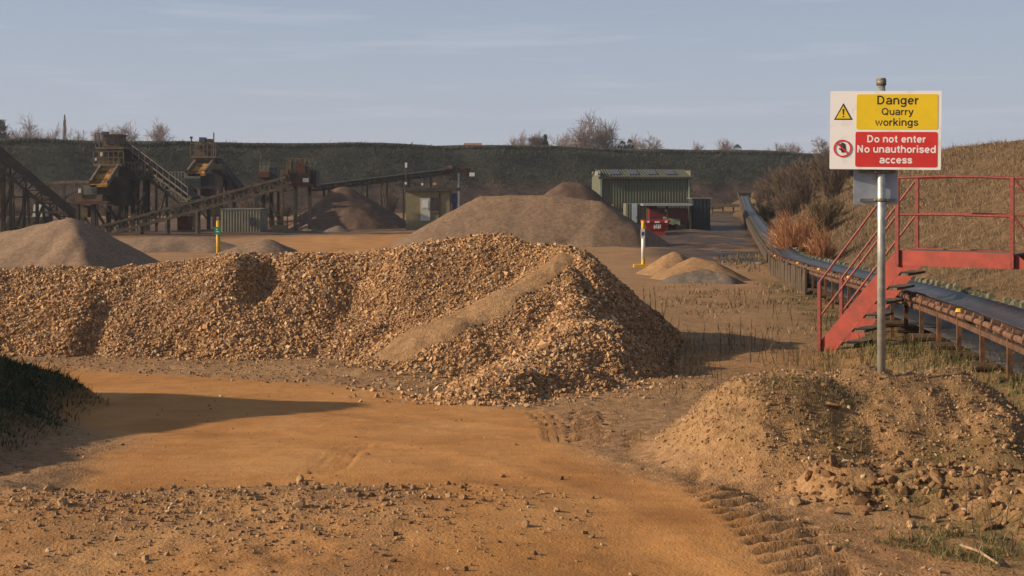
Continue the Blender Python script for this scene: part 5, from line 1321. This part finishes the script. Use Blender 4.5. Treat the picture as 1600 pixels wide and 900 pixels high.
# --- second tower
D = 92
t2 = thing('screening_tower', (at(315, 0, D).x, D+1.5, 0), 'second screening tower with a yellow sloping deck and thin masts', 'quarry plant')
cb = pb('cabin', 'plant_ochre', 304, 222, 332, 243, D+.6, 1.8, t2); pb('window', 'window_dark', 309, 227, 326, 233, D+.5, .12, cb)
pb('motor', 'motor', 311, 214.5, 320, 222, D+1, .6, t2); pb('drive_unit', 'steel_dark', 322, 217, 330, 222, D+1, .6, t2)
for px, py in ((299, 214), (334, 207)): MB().tube(at(px, 245, D+.4), at(px, py, D+.4), 0.045, n=6).build('mast', M['steel_dark'], t2)
q = at(299, 215, D+.4); MB().box(q, (0.16, 0.16, 0.16)).build('mast_lamp', M['steel_dark'], t2)
pb('platform', 'plant_beam', 298, 243, 337, 247, D, 2.6, t2); railing(t2, at(298, 243, D), at(337, 243, D), 0.85, 6)
pb('screen_house', 'plant_ochre', 303, 247, 334, 251, D+.2, 2.0, t2)
pb('opening_shade', 'window_dark', 305, 251, 333, 256, D+.4, 1.8, t2)  # solid dark block painting the shade of the gap above the deck
incl_deck(t2, 305, 255, 293, 271, 27, D-.2, D-2.4)
pb('hopper', 'grey_sheet', 288, 271, 313, 294, D-2.4, 1.8, t2); pb('side_sheet', 'steel_dark', 313, 271, 326, 306, D-2.2, 1.8, t2)
pb('walkway', 'plant_beam', 264, 291, 340, 295, D-2.5, 1.0, t2); railing(t2, at(264, 291, D-2.6), at(288, 291, D-2.6), 1.0, 5, 'pale_green')
pb('machine_body', 'steel_dark', 330, 256, 347, 292, D, 2.2, t2)
for px, py, dd_ in ((290, 295, D-2.2), (305, 295, D-2.2), (326, 295, D-2), (345, 292, D), (366, 296, D), (300, 250, D+1.8), (335, 250, D+1.8)): leg(t2, px, py, dd_, 0.24)
for (x0, y0, x1, y1) in ((290, 300, 326, 345), (326, 300, 290, 345), (326, 300, 366, 345), (345, 260, 366, 300)): MB().beam(at(x0, y0, D-1), at(x1, y1, D-1), 0.13, 0.13).build('brace', M['steel_dark'], t2)
c3_, a, b, up, sd_ = truss_conveyor('inclined_conveyor', 'dark steep conveyor descending to the right from the second tower', 333, 240, D+1.5, 382, 300, D+1, 1.0, 0.55, panels=7, legs=(0.5,), matf='steel_dark', head=False)

# --- third, smaller screen
D = 96
t3 = thing('screening_tower', (at(418, 0, D).x, D+1.5, 0), 'smallest dark screen between the second tower and the conveyor head station', 'quarry plant')
pb('machine_body', 'steel_dark', 402, 272, 434, 296, D, 2.4, t3); pb('cabin', 'grey_sheet', 405, 254, 423, 270, D+.3, 1.6, t3); pb('rusty_cover', 'plant_rust', 403, 268, 421, 277, D-.2, 1.0, t3); pb('drive_unit', 'dark_tank', 420, 262, 434, 282, D-.1, 1.6, t3)
railing(t3, at(402, 266, D-.1), at(436, 266, D-.1), 0.9, 5, 'steel_dark')
pb('walkway', 'steel_dark', 396, 294, 440, 300, D-.2, 2.0, t3)
for px in (401, 412, 424, 436): leg(t3, px, 298, D+.2, 0.26)
for (x0, y0, x1, y1) in ((401, 300, 424, 345), (424, 300, 401, 345), (412, 300, 436, 345)): MB().beam(at(x0, y0, D), at(x1, y1, D), 0.14, 0.14).build('brace', M['steel_dark'], t3)

# --- long lattice conveyor to the head station
truss_conveyor('lattice_conveyor', 'long rising lattice conveyor crossing in front of the sorting towers', 150, 356, 80, 447, 277, 81, 1.0, 0.60, legs=(0.22, 0.36, 0.52), panels=22)
D = 86
hs_ = thing('head_station', (at(466, 0, D).x, D+1, 0), 'ochre conveyor head station on a single column with a small white plate', 'quarry plant')
pb('gearbox', 'plant_ochre', 438, 265, 450, 284, D-1, 1.2, hs_); pb('chute', 'plant_ochre', 450, 250, 455, 272, D-.8, .8, hs_)
pb('body', 'plant_ochre', 455, 270, 484, 291, D, 1.8, hs_); pb('drive_unit', 'plant_rust', 462, 252, 478, 270, D+.2, 1.2, hs_); pb('motor', 'motor', 475, 258, 482, 268, D, .8, hs_)
pb('base_frame', 'plant_rust', 446, 287, 488, 292, D-.2, 2.2, hs_)
pb('rear_box', 'steel_dark', 484, 266, 494, 292, D+.3, 1.6, hs_)
railing(hs_, at(448, 270, D-.2), at(490, 270, D-.2), 0.95, 6)
q = at(477.7, 281.5, D-.35); MB().box(q, (0.40, 0.05, 0.28)).build('white_plate', M['white_paint'], hs_)
q = at(478, 247, D); MB().tube(at(477, 262, D), q, 0.04, n=6).build('mast', M['steel_dark'], hs_)
cl = at(440, 288, D-1); MB().beam((cl.x, cl.y, 0.3), cl, 0.20, 0.30).build('column', M['plant_ochre'], hs_)
pb('concrete_foot', 'concrete', 425, 352, 443, 368, D-1.4, 1.2, hs_)
for px in (462, 484): leg(hs_, px, 291, D+1.4, 0.22)

# --- far conveyor with red head
c4, a, b, up, sd_ = truss_conveyor('stacking_conveyor', 'very long thin dark conveyor rising to a small red head unit above the olive hut', 486, 291, 96, 705, 264, 104, 0.8, 0.35, panels=30, legs=(0.1, 0.22, 0.36, 0.5, 0.66, 0.82), matf='steel_dark')
D = 104
pb('red_head', 'plant_rust', 694, 261, 712, 270, D-.3, 1.3, c4); pb('red_head', 'plant_rust', 716, 263, 735, 270, D-.2, 1.1, c4)
railing(c4, at(706, 264, D-.4), at(741, 264, D-.4), 0.5, 5, 'steel_dark')
q = at(737.5, 272.5, D-.5); MB().box(q, (0.42, 0.05, 0.30)).build('white_plate', M['white_paint'], c4)
MB().beam(at(716.5, 270, D), (at(716.5, 0, D).x, D, 0), 0.13, 0.13).build('support', M['galv'], c4)
MB().beam(at(690, 297, D), at(712, 272, D), 0.10, 0.10).build('brace', M['steel_dark'], c4)

# --- container, cars, clutter behind
D = 84
ct = thing('container', (at(376, 0, D).x, D+1.2, 0), 'pale green container standing under the lattice conveyor behind the green plate marker', 'container')
a = at(345, 328, D); b = at(407, 355, D)
MB().box(((a.x+b.x)/2, D+1.2, (a.z+0.05)/2), (b.x-a.x, 2.3, a.z-0.05)).build('body', M['pale_green'], ct)
corrug(MB(), (a.x, D, 0), (b.x, D, 0), 0.08, a.z-0.06, 14, 0.05, (0, -1, 0)).build('cladding', M['pale_green'], ct)
pb('door', 'dark_tank', 391, 340, 398, 353, D-.15, .08, ct)['label'] = 'small dark blue hatch'
MB().box(((a.x+b.x)/2, D+1.2, a.z+.02), (b.x-a.x+.1, 2.5, 0.12)).build('roof', M['grey_sheet'], ct)
fn = thing('pipe_fence', (at(430, 0, 90).x, 90, 0), 'low rusty pipe fence between the pale green container and the brown cone', 'fence')
for py in (338, 348): MB().beam(at(407, py, 90), at(470, py-3, 92), 0.07, 0.07).build('rail', M['plant_beam'], fn)
for i in range(7): q = at(407+10.5*i, 336, 90+i*0.33); MB().beam((q.x, q.y, 0), q, 0.07, 0.07).build('post', M['plant_beam'], fn)
D = 88; a = at(277, 340, D); b = at(294, 352, D)
tag(MB().box(((a.x+b.x)/2, D+.6, (a.z+0)/2), (b.x-a.x, 1.2, a.z)).box(((a.x+b.x)/2, D+.6, a.z+.05), (b.x-a.x+.1, 1.3, .1)).build('red_bin', M['plant_rust'], None, None, ((a.x+b.x)/2, D+.6, 0)), 'dull red metal bin half hidden behind the legs of the second tower', 'bin')
rq = random.Random(9)
for i, (px, py, lab) in enumerate(((52, 338, 'pale cab of a machine parked behind the legs of the left conveyor'),)):
    D = 84; a = at(px, py, D); v = thing('parked_loader', (a.x, D+1, 0), lab, 'loader')
    MB().box((a.x-.6, D+1, 0.75), (2.6, 1.4, 0.8)).build('body', M['steel_dark'], v, bevel=.05); MB().box((a.x+.15, D+1, 1.55), (0.75, 1.1, 0.8), None, .85).build('cab', M['white_door'], v)
    for dx in (-1.5, 0.3): MB().tube((a.x+dx, D+.15, .45), (a.x+dx, D+.5, .45), .45, n=18).build('wheel', M['tyre'], v)
    MB().beam((a.x-1.9, D+1, 1.0), (a.x-2.9, D+1, .35), .3, .3).build('loader_arm', M['steel_dark'], v)

# ------------------------------------------------------------------ puddles
m, t, b_ = new_mat('muddy_water'); b_.inputs['Base Color'].default_value = (0.035, 0.035, 0.035, 1); b_.inputs['Roughness'].default_value = 0.08
M['water'] = m
pr_ = random.Random(4)
for px, py, rw, rh in ((1150, 347, 2.6, 3.0), (1135, 378, 1.1, 1.6), (1112, 393, 0.8, 0.7), (1180, 412, .3, .3)):
    x, y = og(px, py); n = 28; z = float(gz(x, y)[0])
    vs = []
    for i in range(n):
        a = 2*math.pi*i/n; k = 1+0.28*math.sin(3*a+px)+0.15*math.sin(5*a+py)+pr_.uniform(-.06, .06); vs.append((x+rw*k*math.cos(a), y+rh*k*math.sin(a)))
    zz_ = float(np.mean(gz([v[0] for v in vs], [v[1] for v in vs])))+0.01
    o = MB().add([(u, v, zz_) for u, v in vs], [tuple(range(n))]).build('puddle', M['water'], None, None, (x, y, zz_)); tag(o, kind='structure')

# ------------------------------------------------------------------ bare trees and bushes
M['bark'] = simple('bark', (0.13, 0.10, 0.085), (0.08, 0.062, 0.052), 0.95, 3)
M['twig_far'] = varied('winter_twigs', [(0, (0.15, 0.11, 0.10)), (0.6, (0.26, 0.19, 0.165)), (1, (0.36, 0.27, 0.23))])
M['twig_brown'] = varied('brown_bush_twigs', [(0, (0.07, 0.046, 0.032)), (0.6, (0.14, 0.095, 0.064)), (1, (0.23, 0.165, 0.11))])
M['twig_dark'] = varied('dark_green_brown_twigs', [(0, (0.018, 0.020, 0.012)), (0.6, (0.045, 0.042, 0.024)), (1, (0.09, 0.075, 0.045))])
M['twig_red'] = varied('orange_brown_willow_stems', [(0, (0.22, 0.10, 0.045)), (0.5, (0.42, 0.20, 0.095)), (1, (0.58, 0.34, 0.18))])
M['twig_olive'] = varied('olive_brown_twigs', [(0, (0.075, 0.052, 0.028)), (0.6, (0.16, 0.11, 0.058)), (1, (0.22, 0.165, 0.08))])
M['leaf_dark'] = varied('dark_evergreen_leaves', [(0, (0.016, 0.024, 0.014)), (0.7, (0.035, 0.045, 0.026)), (1, (0.06, 0.065, 0.04))])
def bare_tree(px, pytop, wpx, d, basez, label, seed, dens=1.0, mat='twig_far', low=0.15):
    """trunk, limbs, branches and twigs filling a rounded crown wpx wide"""
    rng = np.random.default_rng(seed); top = at(px, pytop, d); H = top.z-basez; Rc = wpx/2000*d/2*1.25
    cz_ = H*(0.5+low*0.6); hz = H-cz_; tr = []; cw = []
    def add(lst, a, b, r0, r1): lst.append((a, b, r0, r1))
    tk = H*0.020; p = np.array([0, 0, -0.5]); lean_ = rng.normal(0, .03, 2)
    axis = []
    for k in range(7):
        q = np.array([lean_[0]*H*(k+1)/7, lean_[1]*H*(k+1)/7, H*0.86*(k+1)/7])+np.append(rng.normal(0, .012*H, 2), 0)
        add(tr, p, q, tk*(1-k*.13), tk*(1-(k+1)*.13)); axis.append(q); p = q
    for i in range(int(19*dens)):
        a = rng.uniform(0, 6.283); v = rng.uniform(-0.75, 0.98); rr_ = math.sqrt(1-v*v); k_ = rng.uniform(.80, 1.05)
        tip = np.array([Rc*rr_*math.cos(a)*k_, Rc*rr_*math.sin(a)*k_, cz_+hz*v*k_]); st = axis[min(6, max(0, int((0.22+0.5*(v+1)/2)*7)))]
        p = st
        for k in range(4):
            t = (k+1)/4; q = st+(tip-st)*np.array([t**.8, t**.8, t])+rng.normal(0, .018*H, 3); add(tr if k < 2 else cw, p, q, tk*(.55-.11*k), tk*(.44-.11*k))
            for b in range(5 if k else 2):
                o = p+(q-p)*rng.uniform(); dr_ = (q-p)/np.linalg.norm(q-p)+rng.normal(0, .65, 3); dr_[2] += .2; dr_ /= np.linalg.norm(dr_); e = o+dr_*H*rng.uniform(.10, .19); add(cw, o, e, tk*.16, tk*.08)
                for w_ in range(5):
                    o2 = o+(e-o)*rng.uniform(.2, 1); d3_ = dr_+rng.normal(0, .6, 3); d3_ /= np.linalg.norm(d3_); add(cw, o2, o2+d3_*H*rng.uniform(.05, .11), tk*.09, tk*.05)
            p = q
    t_ = thing('bare_tree', (top.x, d, basez), label, 'tree')
    mn = 0.021*d/250
    for part, ss, mt in (('trunk', tr, 'bark'), ('crown', cw, mat)):
        link(part, tubes_mesh(part, [q[0] for q in ss], [q[1] for q in ss], np.maximum([q[2] for q in ss], mn), np.maximum([q[3] for q in ss], mn*.7), None, seed), M[mt], t_)
    return t_
TL = [(24, 194, 34, 250, 'bare tree at the far left behind the embankment, right of the edge'), (46, 191, 44, 262, 'broad hazy bare tree between the corner tree and the thin poplar'), (84, 202, 20, 280, 'small bare tree just left of the thin poplar'),
      (122, 207, 26, 290, 'low bare scrubby tree just right of the thin poplar'), (150, 206, 26, 280, 'bare tree just left of the tallest tower cabin'), (193, 193, 34, 260, 'bare tree rising just right of the tallest tower cabin'), (243, 196, 34, 262, 'rounded pale bare tree alone between the two towers'),
      (812, 214, 30, 300, 'very low bare tree left of the small dark conifer'), (876, 211, 30, 300, 'low bare tree between the small conifer and the big bare tree'), (993, 216, 26, 290, 'low bare tree just right of the dark shrubs on the embankment'), (1014, 214, 32, 290, 'low rounded bare tree above the roof of the green shed'),
      (1130, 221, 30, 300, 'low wide bare tree above the dark blue grey tank'), (1090, 226, 18, 310, 'very small bare tree above the right end of the green shed'), (1212, 226, 30, 310, 'small bare tree halfway between the belt end and the danger board'), (1240, 227, 26, 310, 'faint low bare tree left of the twiggy tree beside the danger board')]
for i, (px, py, w_, d, lab) in enumerate(TL): bare_tree(px, py, w_, d, 4.0, lab, 800+i, 1.0, 'twig_far', .2)
bare_tree(918, 187, 40, 255, 2.0, 'big spreading bare tree on the skyline, left half of the tallest pair', 830, 1.5)
bare_tree(946, 192, 34, 258, 2.0, 'big dense bare tree on the skyline, right half of the tallest pair', 831, 1.6)
bare_tree(842, 211, 22, 262, 5.0, 'reddish brown bare tree just left of the small dark conifer', 832, 1.4, 'twig_brown')
bare_tree(1284, 214, 26, 165, 6.0, 'twiggy bare tree standing just left of the danger board', 833, .8)
# thin poplar
top = at(101, 179, 270); t_ = thing('poplar', (top.x, 270, 4), 'single thin columnar poplar on the skyline at left', 'tree'); rng = np.random.default_rng(77); H = top.z-4
P, Q = [], []
for i in range(420):
    h = H*(0.12+0.86*rng.uniform()**0.8); a = rng.uniform(0, 6.28); r = 0.95*min(1, (H-h)/5+.12); p = np.array([0, 0, h-1.3*r]); P.append(p); Q.append(np.array([math.cos(a)*r*.5, math.sin(a)*r*.5, min(H, h+1.0)]))
link('crown', tubes_mesh('crown', P, Q, np.full(420, .035), np.full(420, .015)), M['twig_far'], t_)
link('trunk', tubes_mesh('trunk', [(0, 0, 0)], [(0, 0, H*.95)], np.array([.28]), np.array([.04])), M['bark'], t_)
def evergreen(px, pytop, wpx, d, basez, label, seed, conic=True, nl=1400):
    top = at(px, pytop, d); rng = np.random.default_rng(seed); H = top.z-basez; R_ = wpx/2000*d/2
    t_ = thing('evergreen_tree' if conic else 'dark_shrub', (top.x, d, basez), label, 'tree' if conic else 'shrub')
    h = rng.uniform(0, 1, nl)**0.8; a = rng.uniform(0, 6.28, nl); rr_ = (1-h if conic else np.sqrt(np.clip(1-h*h, 0, 1)))*R_*(0.55+0.45*np.sqrt(rng.uniform(0, 1, nl)))*(1+0.25*np.sin(a*3+h*9))
    pos = np.stack([rr_*np.cos(a), rr_*np.sin(a), h*H*0.95], -1)
    link('crown', blades_mesh('crown', pos, rng.uniform(.2, .5, nl)*H/4, rng.uniform(.12, .3, nl)*H/4, 0.6, seed, (0, 0), False), M['leaf_dark'], t_)
    link('trunk', tubes_mesh('trunk', [(0, 0, -.5)], [(0, 0, H*.9)], np.array([.16]), np.array([.03])), M['bark'], t_)
evergreen(852, 211, 20, 240, 8.0, 'small dark conifer on the embankment crest left of the big bare trees', 841)
evergreen(972, 220, 18, 235, 8.3, 'dark pointed shrub on the crest just right of the big bare trees', 842, False, 500)
evergreen(984, 218, 16, 237, 8.3, 'second dark shrub on the crest, nearer the low bare trees', 843, False, 500)
evergreen(0, 190, 34, 250, 4, 'dark evergreen tree cut by the left edge of the view', 844, False, 1500)
evergreen(1152, 226, 22, 280, 8.2, 'dark low shrub on the skyline above the belt end', 845, False, 500)
# red roof just showing over the crest
q = at(737, 222, 215); M['roof_tile'] = simple('red_roof_tiles', (0.26, 0.11, 0.075), (0.20, 0.085, 0.06), .8, 3)
hh = thing('farm_building', (q.x, 220, 7.0), 'distant farm roof of red tiles barely showing over the embankment', 'building')
zr_ = at(0, 223.5, 222).z
MB().box((q.x, 222, zr_-1.9), (3.0, 5, 1.6)).build('wall', M['concrete'], hh)
MB().add([(q.x-1.9, 219, zr_-1.2), (q.x+1.9, 219, zr_-1.2), (q.x+1.9, 225, zr_-1.2), (q.x-1.9, 225, zr_-1.2), (q.x-1.5, 222, zr_), (q.x+1.5, 222, zr_)], [(0, 1, 5, 4), (2, 3, 4, 5), (0, 4, 3), (1, 2, 5), (3, 2, 1, 0)]).build('roof', M['roof_tile'], hh)

def bush(px, py, wpx, hpx, d, basez, mat, label, seed, n=900, up=0.8, thick=0.012, group=None, cat='bush'):
    """many stemmed bush: stems fork twice; centre of foot at px"""
    rng = np.random.default_rng(seed); c = at(px, py, d); Rw = wpx/2000*d/2; H = hpx/2000*d
    P = []; Q = []; r0 = []; r1 = []
    ns = max(30, n//24)
    for i in range(ns):
        a = rng.uniform(0, 6.28); rad = Rw*0.35*math.sqrt(rng.uniform()); p = np.array([rad*math.cos(a), rad*math.sin(a), -0.1])
        tgt = np.array([Rw*rng.uniform(.2, 1)*math.cos(a), Rw*rng.uniform(.2, 1)*math.sin(a), H*rng.uniform(.45, 1.0)]); tgt[2] *= (1-0.35*(np.hypot(tgt[0], tgt[1])/Rw)**2)
        q = p; prev = p
        for k in range(4):
            t = (k+1)/4; nx = p+(tgt-p)*np.array([t**(1.4*up), t**(1.4*up), t])+rng.normal(0, 0.03*H, 3)
            P.append(prev); Q.append(nx); r0.append(thick*(1.9-t)); r1.append(thick*(1.65-t))
            for j in range(5 if k else 2):
                dirn_ = (nx-prev)/np.linalg.norm(nx-prev)+rng.normal(0, .42, 3); dirn_[2] = abs(dirn_[2])*up+.15; dirn_ /= np.linalg.norm(dirn_)
                s_ = prev+(nx-prev)*rng.uniform(); e_2 = s_+dirn_*H*rng.uniform(.10, .26)
                P.append(s_); Q.append(e_2); r0.append(thick*.7); r1.append(thick*.3)
            prev = nx
    t_ = thing('bush', (c.x, d, basez), label, cat, group)
    o = link('stems', tubes_mesh('stems', P, Q, np.array(r0), np.array(r1), None, seed), M[mat], t_)
    return t_
def rbz(px, d): 
    x = (px-800)/2000*d; return max(float(rb_z(np.array([x]), np.array([float(d)]))[0][0]), float(gz(x, d)[0]))
bush(1243, 398, 92, 86, 48, rbz(1243, 48), 'twig_red', 'bright orange brown willow bush glowing in the sun at the conveyor bend', 851, 5200, 1.1, 0.010)
bush(1222, 392, 46, 60, 50, rbz(1222, 50), 'twig_red', 'smaller orange willow bush at the left side of the big willow', 852, 2400, 1.1, 0.010)
bush(1283, 395, 50, 66, 46, rbz(1283, 46), 'twig_red', 'faded willow bush at the right side of the big willow', 853, 2000, 1.0, 0.010)
bush(1283, 355, 60, 60, 62, rbz(1283, 62), 'twig_olive', 'rounded olive brown bush on the bank above the willow', 854, 2600, .9, 0.012)
bush(1305, 330, 40, 40, 66, rbz(1305, 66), 'twig_olive', 'small olive bush behind the edge of the danger board', 855, 1000, .9, 0.012)
BL = [(1212, 330, 56, 62, 112, 'brown thorn bush lowest at the left of the brown thicket'), (1232, 318, 56, 64, 106, 'brown thorn bush second from the left in the brown thicket'), (1252, 322, 52, 66, 90, 'brown thorn bush behind the orange willow'), (1262, 296, 60, 54, 112, 'upper brown thorn bush near the twiggy tree'),
      (1284, 300, 60, 66, 96, 'tall brown thorn bush left of the danger board'), (1300, 315, 50, 72, 84, 'brown thorn bush just left of the sign post foot plate'), (1320, 296, 56, 50, 94, 'brown thorn bush half hidden by the danger board'), (1228, 352, 40, 50, 86, 'low brown thorn bush above the conveyor'), (1205, 318, 40, 40, 125, 'far brown thorn bush nearest the belt end'), (1245, 278, 56, 36, 130, 'far upper brown thorn bush against the green embankment'), (1275, 268, 60, 34, 124, 'topmost brown thorn bush below the twiggy tree'), (1190, 320, 30, 28, 132, 'small brown scrub right beside the belt end'), (1208, 345, 24, 30, 95, 'scrubby brown bush right of the long conveyor')]
for i, (px, py, w_, h_, d, lab) in enumerate(BL): bush(px, py, w_, h_, d, rbz(px, d)-.1, 'twig_brown', lab, 860+i, 2000, .9, 0.016*d/90)
EX = [(1196, 350, 30, 36, 92, 'dark green scrub', 'dark scrub bush beside the belt, farther of two'), (1212, 382, 34, 34, 66, 'g', 'dark scrub bush beside the belt, nearer of two'), (1190, 300, 34, 34, 138, 'b', 'brown scrub bush above the end of the belt'), (1206, 300, 44, 44, 128, 'b', 'brown thorn bush at the upper left of the thicket'),
      (1225, 345, 50, 54, 88, 'b', 'brown thorn bush low in the middle of the thicket'), (1240, 300, 60, 52, 118, 'b', 'brown thorn bush in the middle of the thicket top'), (1302, 288, 46, 44, 104, 'b', 'brown thorn bush touching the left edge of the danger board')]
for i, (px, py, w_, h_, d, k_, lab) in enumerate(EX): bush(px, py, w_, h_, d, rbz(px, d)-.1, 'twig_brown' if k_ == 'b' else 'twig_dark', lab, 900+i, 1800, .9, 0.016*d/90)
names_ = ['behind the left conveyor at the edge', 'between left conveyor and tallest tower', 'just left of the tallest tower', 'behind the legs of the tallest tower', 'between the two bigger towers', 'behind the second tower', 'right of the second tower', 'behind the head station', 'left of the brown cone', 'behind the brown cone', 'between brown cone and olive hut', 'just left of the olive hut']
for i, nm in enumerate(names_):
    px = 12+i*54; d = 112+i*2.2; bush(px, 335, 46+9*math.sin(i*2.1), 36+8*math.sin(i*1.3), d, 0, 'twig_brown', 'bare brown shrub at the embankment foot '+nm, 930+i, 1500, .9, 0.02)
# dead weed stalks
def stalks(x0, x1, y0, y1, n, h, label, seed, mat='dry_blade', r=0.0035):
    rng = np.random.default_rng(seed); P = []; Q = []; r0 = []; r1 = []
    xx = rng.uniform(x0, x1, n); yy_ = rng.uniform(y0, y1, n); zz_ = np.maximum(gz(xx, yy_), np.where((yy_ > 12.6), main_z(xx, yy_), -9))
    c = np.array([(x0+x1)/2, (y0+y1)/2, float(zz_.min())])
    for x, y, z in zip(xx, yy_, zz_):
        p = np.array([x, y, z-.03])-c; hh_ = h*rng.uniform(.45, 1.15); l = rng.normal(0, .14, 2)
        for k in range(3):
            q = p+np.array([l[0]*hh_/3, l[1]*hh_/3, hh_/3])+rng.normal(0, .008, 3); P.append(p); Q.append(q); r0.append(r*(1.3-k*.3)); r1.append(r*(1.0-k*.3))
            if k:
                for j in range(2): a = rng.uniform(0, 6.28); P.append(p); Q.append(p+np.array([math.cos(a)*.3, math.sin(a)*.3, .8])*hh_*rng.uniform(.1, .25)); r0.append(r*.7); r1.append(r*.4)
            p = q
    o = link('dead_weeds', tubes_mesh('dead_weeds', P, Q, np.array(r0), np.array(r1), None, seed), M[mat], None, tuple(c)); tag(o, label, 'weeds', None, 'stuff')
stalks(1.9, 3.9, 17.2, 19.8, 60, 0.45, 'dead weed stalks in the shade right of the stockpile', 881, 'twig_olive', .005)
stalks(1.4, 2.6, 15.2, 17.4, 40, 0.35, 'thin dead weeds on the right flank of the stockpile', 882, 'twig_olive', .005)
stalks(-0.9, -0.3, 15.6, 16.4, 14, 0.40, 'thin dead stems at the foot of the pale sand run', 883, 'twig_olive', .004)
stalks(2.3, 3.3, 8.9, 9.9, 26, 0.22, 'thin dead stems on the mound near the sign post', 884, 'dry_blade', .0022)
stalks(1.6, 2.2, 8.7, 9.4, 12, 0.16, 'a few dead stems on the left shoulder of the mound', 885, 'twig_olive', .0022)
stalks(2.55, 3.1, 6.1, 7.4, 46, 0.24, 'tangle of dead stems at the bottom right corner', 886, 'dry_blade', .0028)
stalks(4.6, 6.4, 12.6, 17.5, 90, 0.40, 'dead bramble stems in front of the near conveyor', 887, 'twig_olive', .0035)
stalks(4.9, 6.0, 18.5, 30, 60, 0.35, 'dead stems along the conveyor behind the footbridge stairs', 888, 'dry_blade', .005)
# stick lying bottom right
p = og(1500, 862); q = og(1560, 893)
a = Vector((p[0], p[1], float(gz(*p)[0])+.03)); b = Vector((q[0], q[1], float(gz(*q)[0])+.02)); mid = a.lerp(b, .5)+Vector((0, 0, .015))
M['stick'] = simple('bleached_wood', (0.42, 0.29, 0.16), (0.30, 0.20, 0.11), .9, 20)
tag(MB().tube(a, mid, .007, .008, 7).tube(mid, b, .008, .006, 7).tube(mid, mid+Vector((.04, .05, .03)), .004, .002, 5).build('stick', M['stick'], None, None, tuple(a), smooth=True), 'bleached broken stick lying in the grass at the bottom right', 'stick')

# ------------------------------------------------------------------ air between here and the skyline
m = bpy.data.materials.new('haze'); m.use_nodes = True; t = m.node_tree; t.nodes.clear()
o = t.nodes.new('ShaderNodeOutputMaterial'); v = t.nodes.new('ShaderNodeVolumePrincipled'); t.links.new(v.outputs[0], o.inputs['Volume'])
v.inputs['Color'].default_value = (0.86, 0.90, 1.0, 1); v.inputs['Density'].default_value = 0.00035; v.inputs['Anisotropy'].default_value = 0.2
hz_ = MB().box((0, 760, 9.5), (3300, 2400, 23)).build('haze', m); tag(hz_, 'thin pale haze over the quarry', 'haze', None, 'stuff')
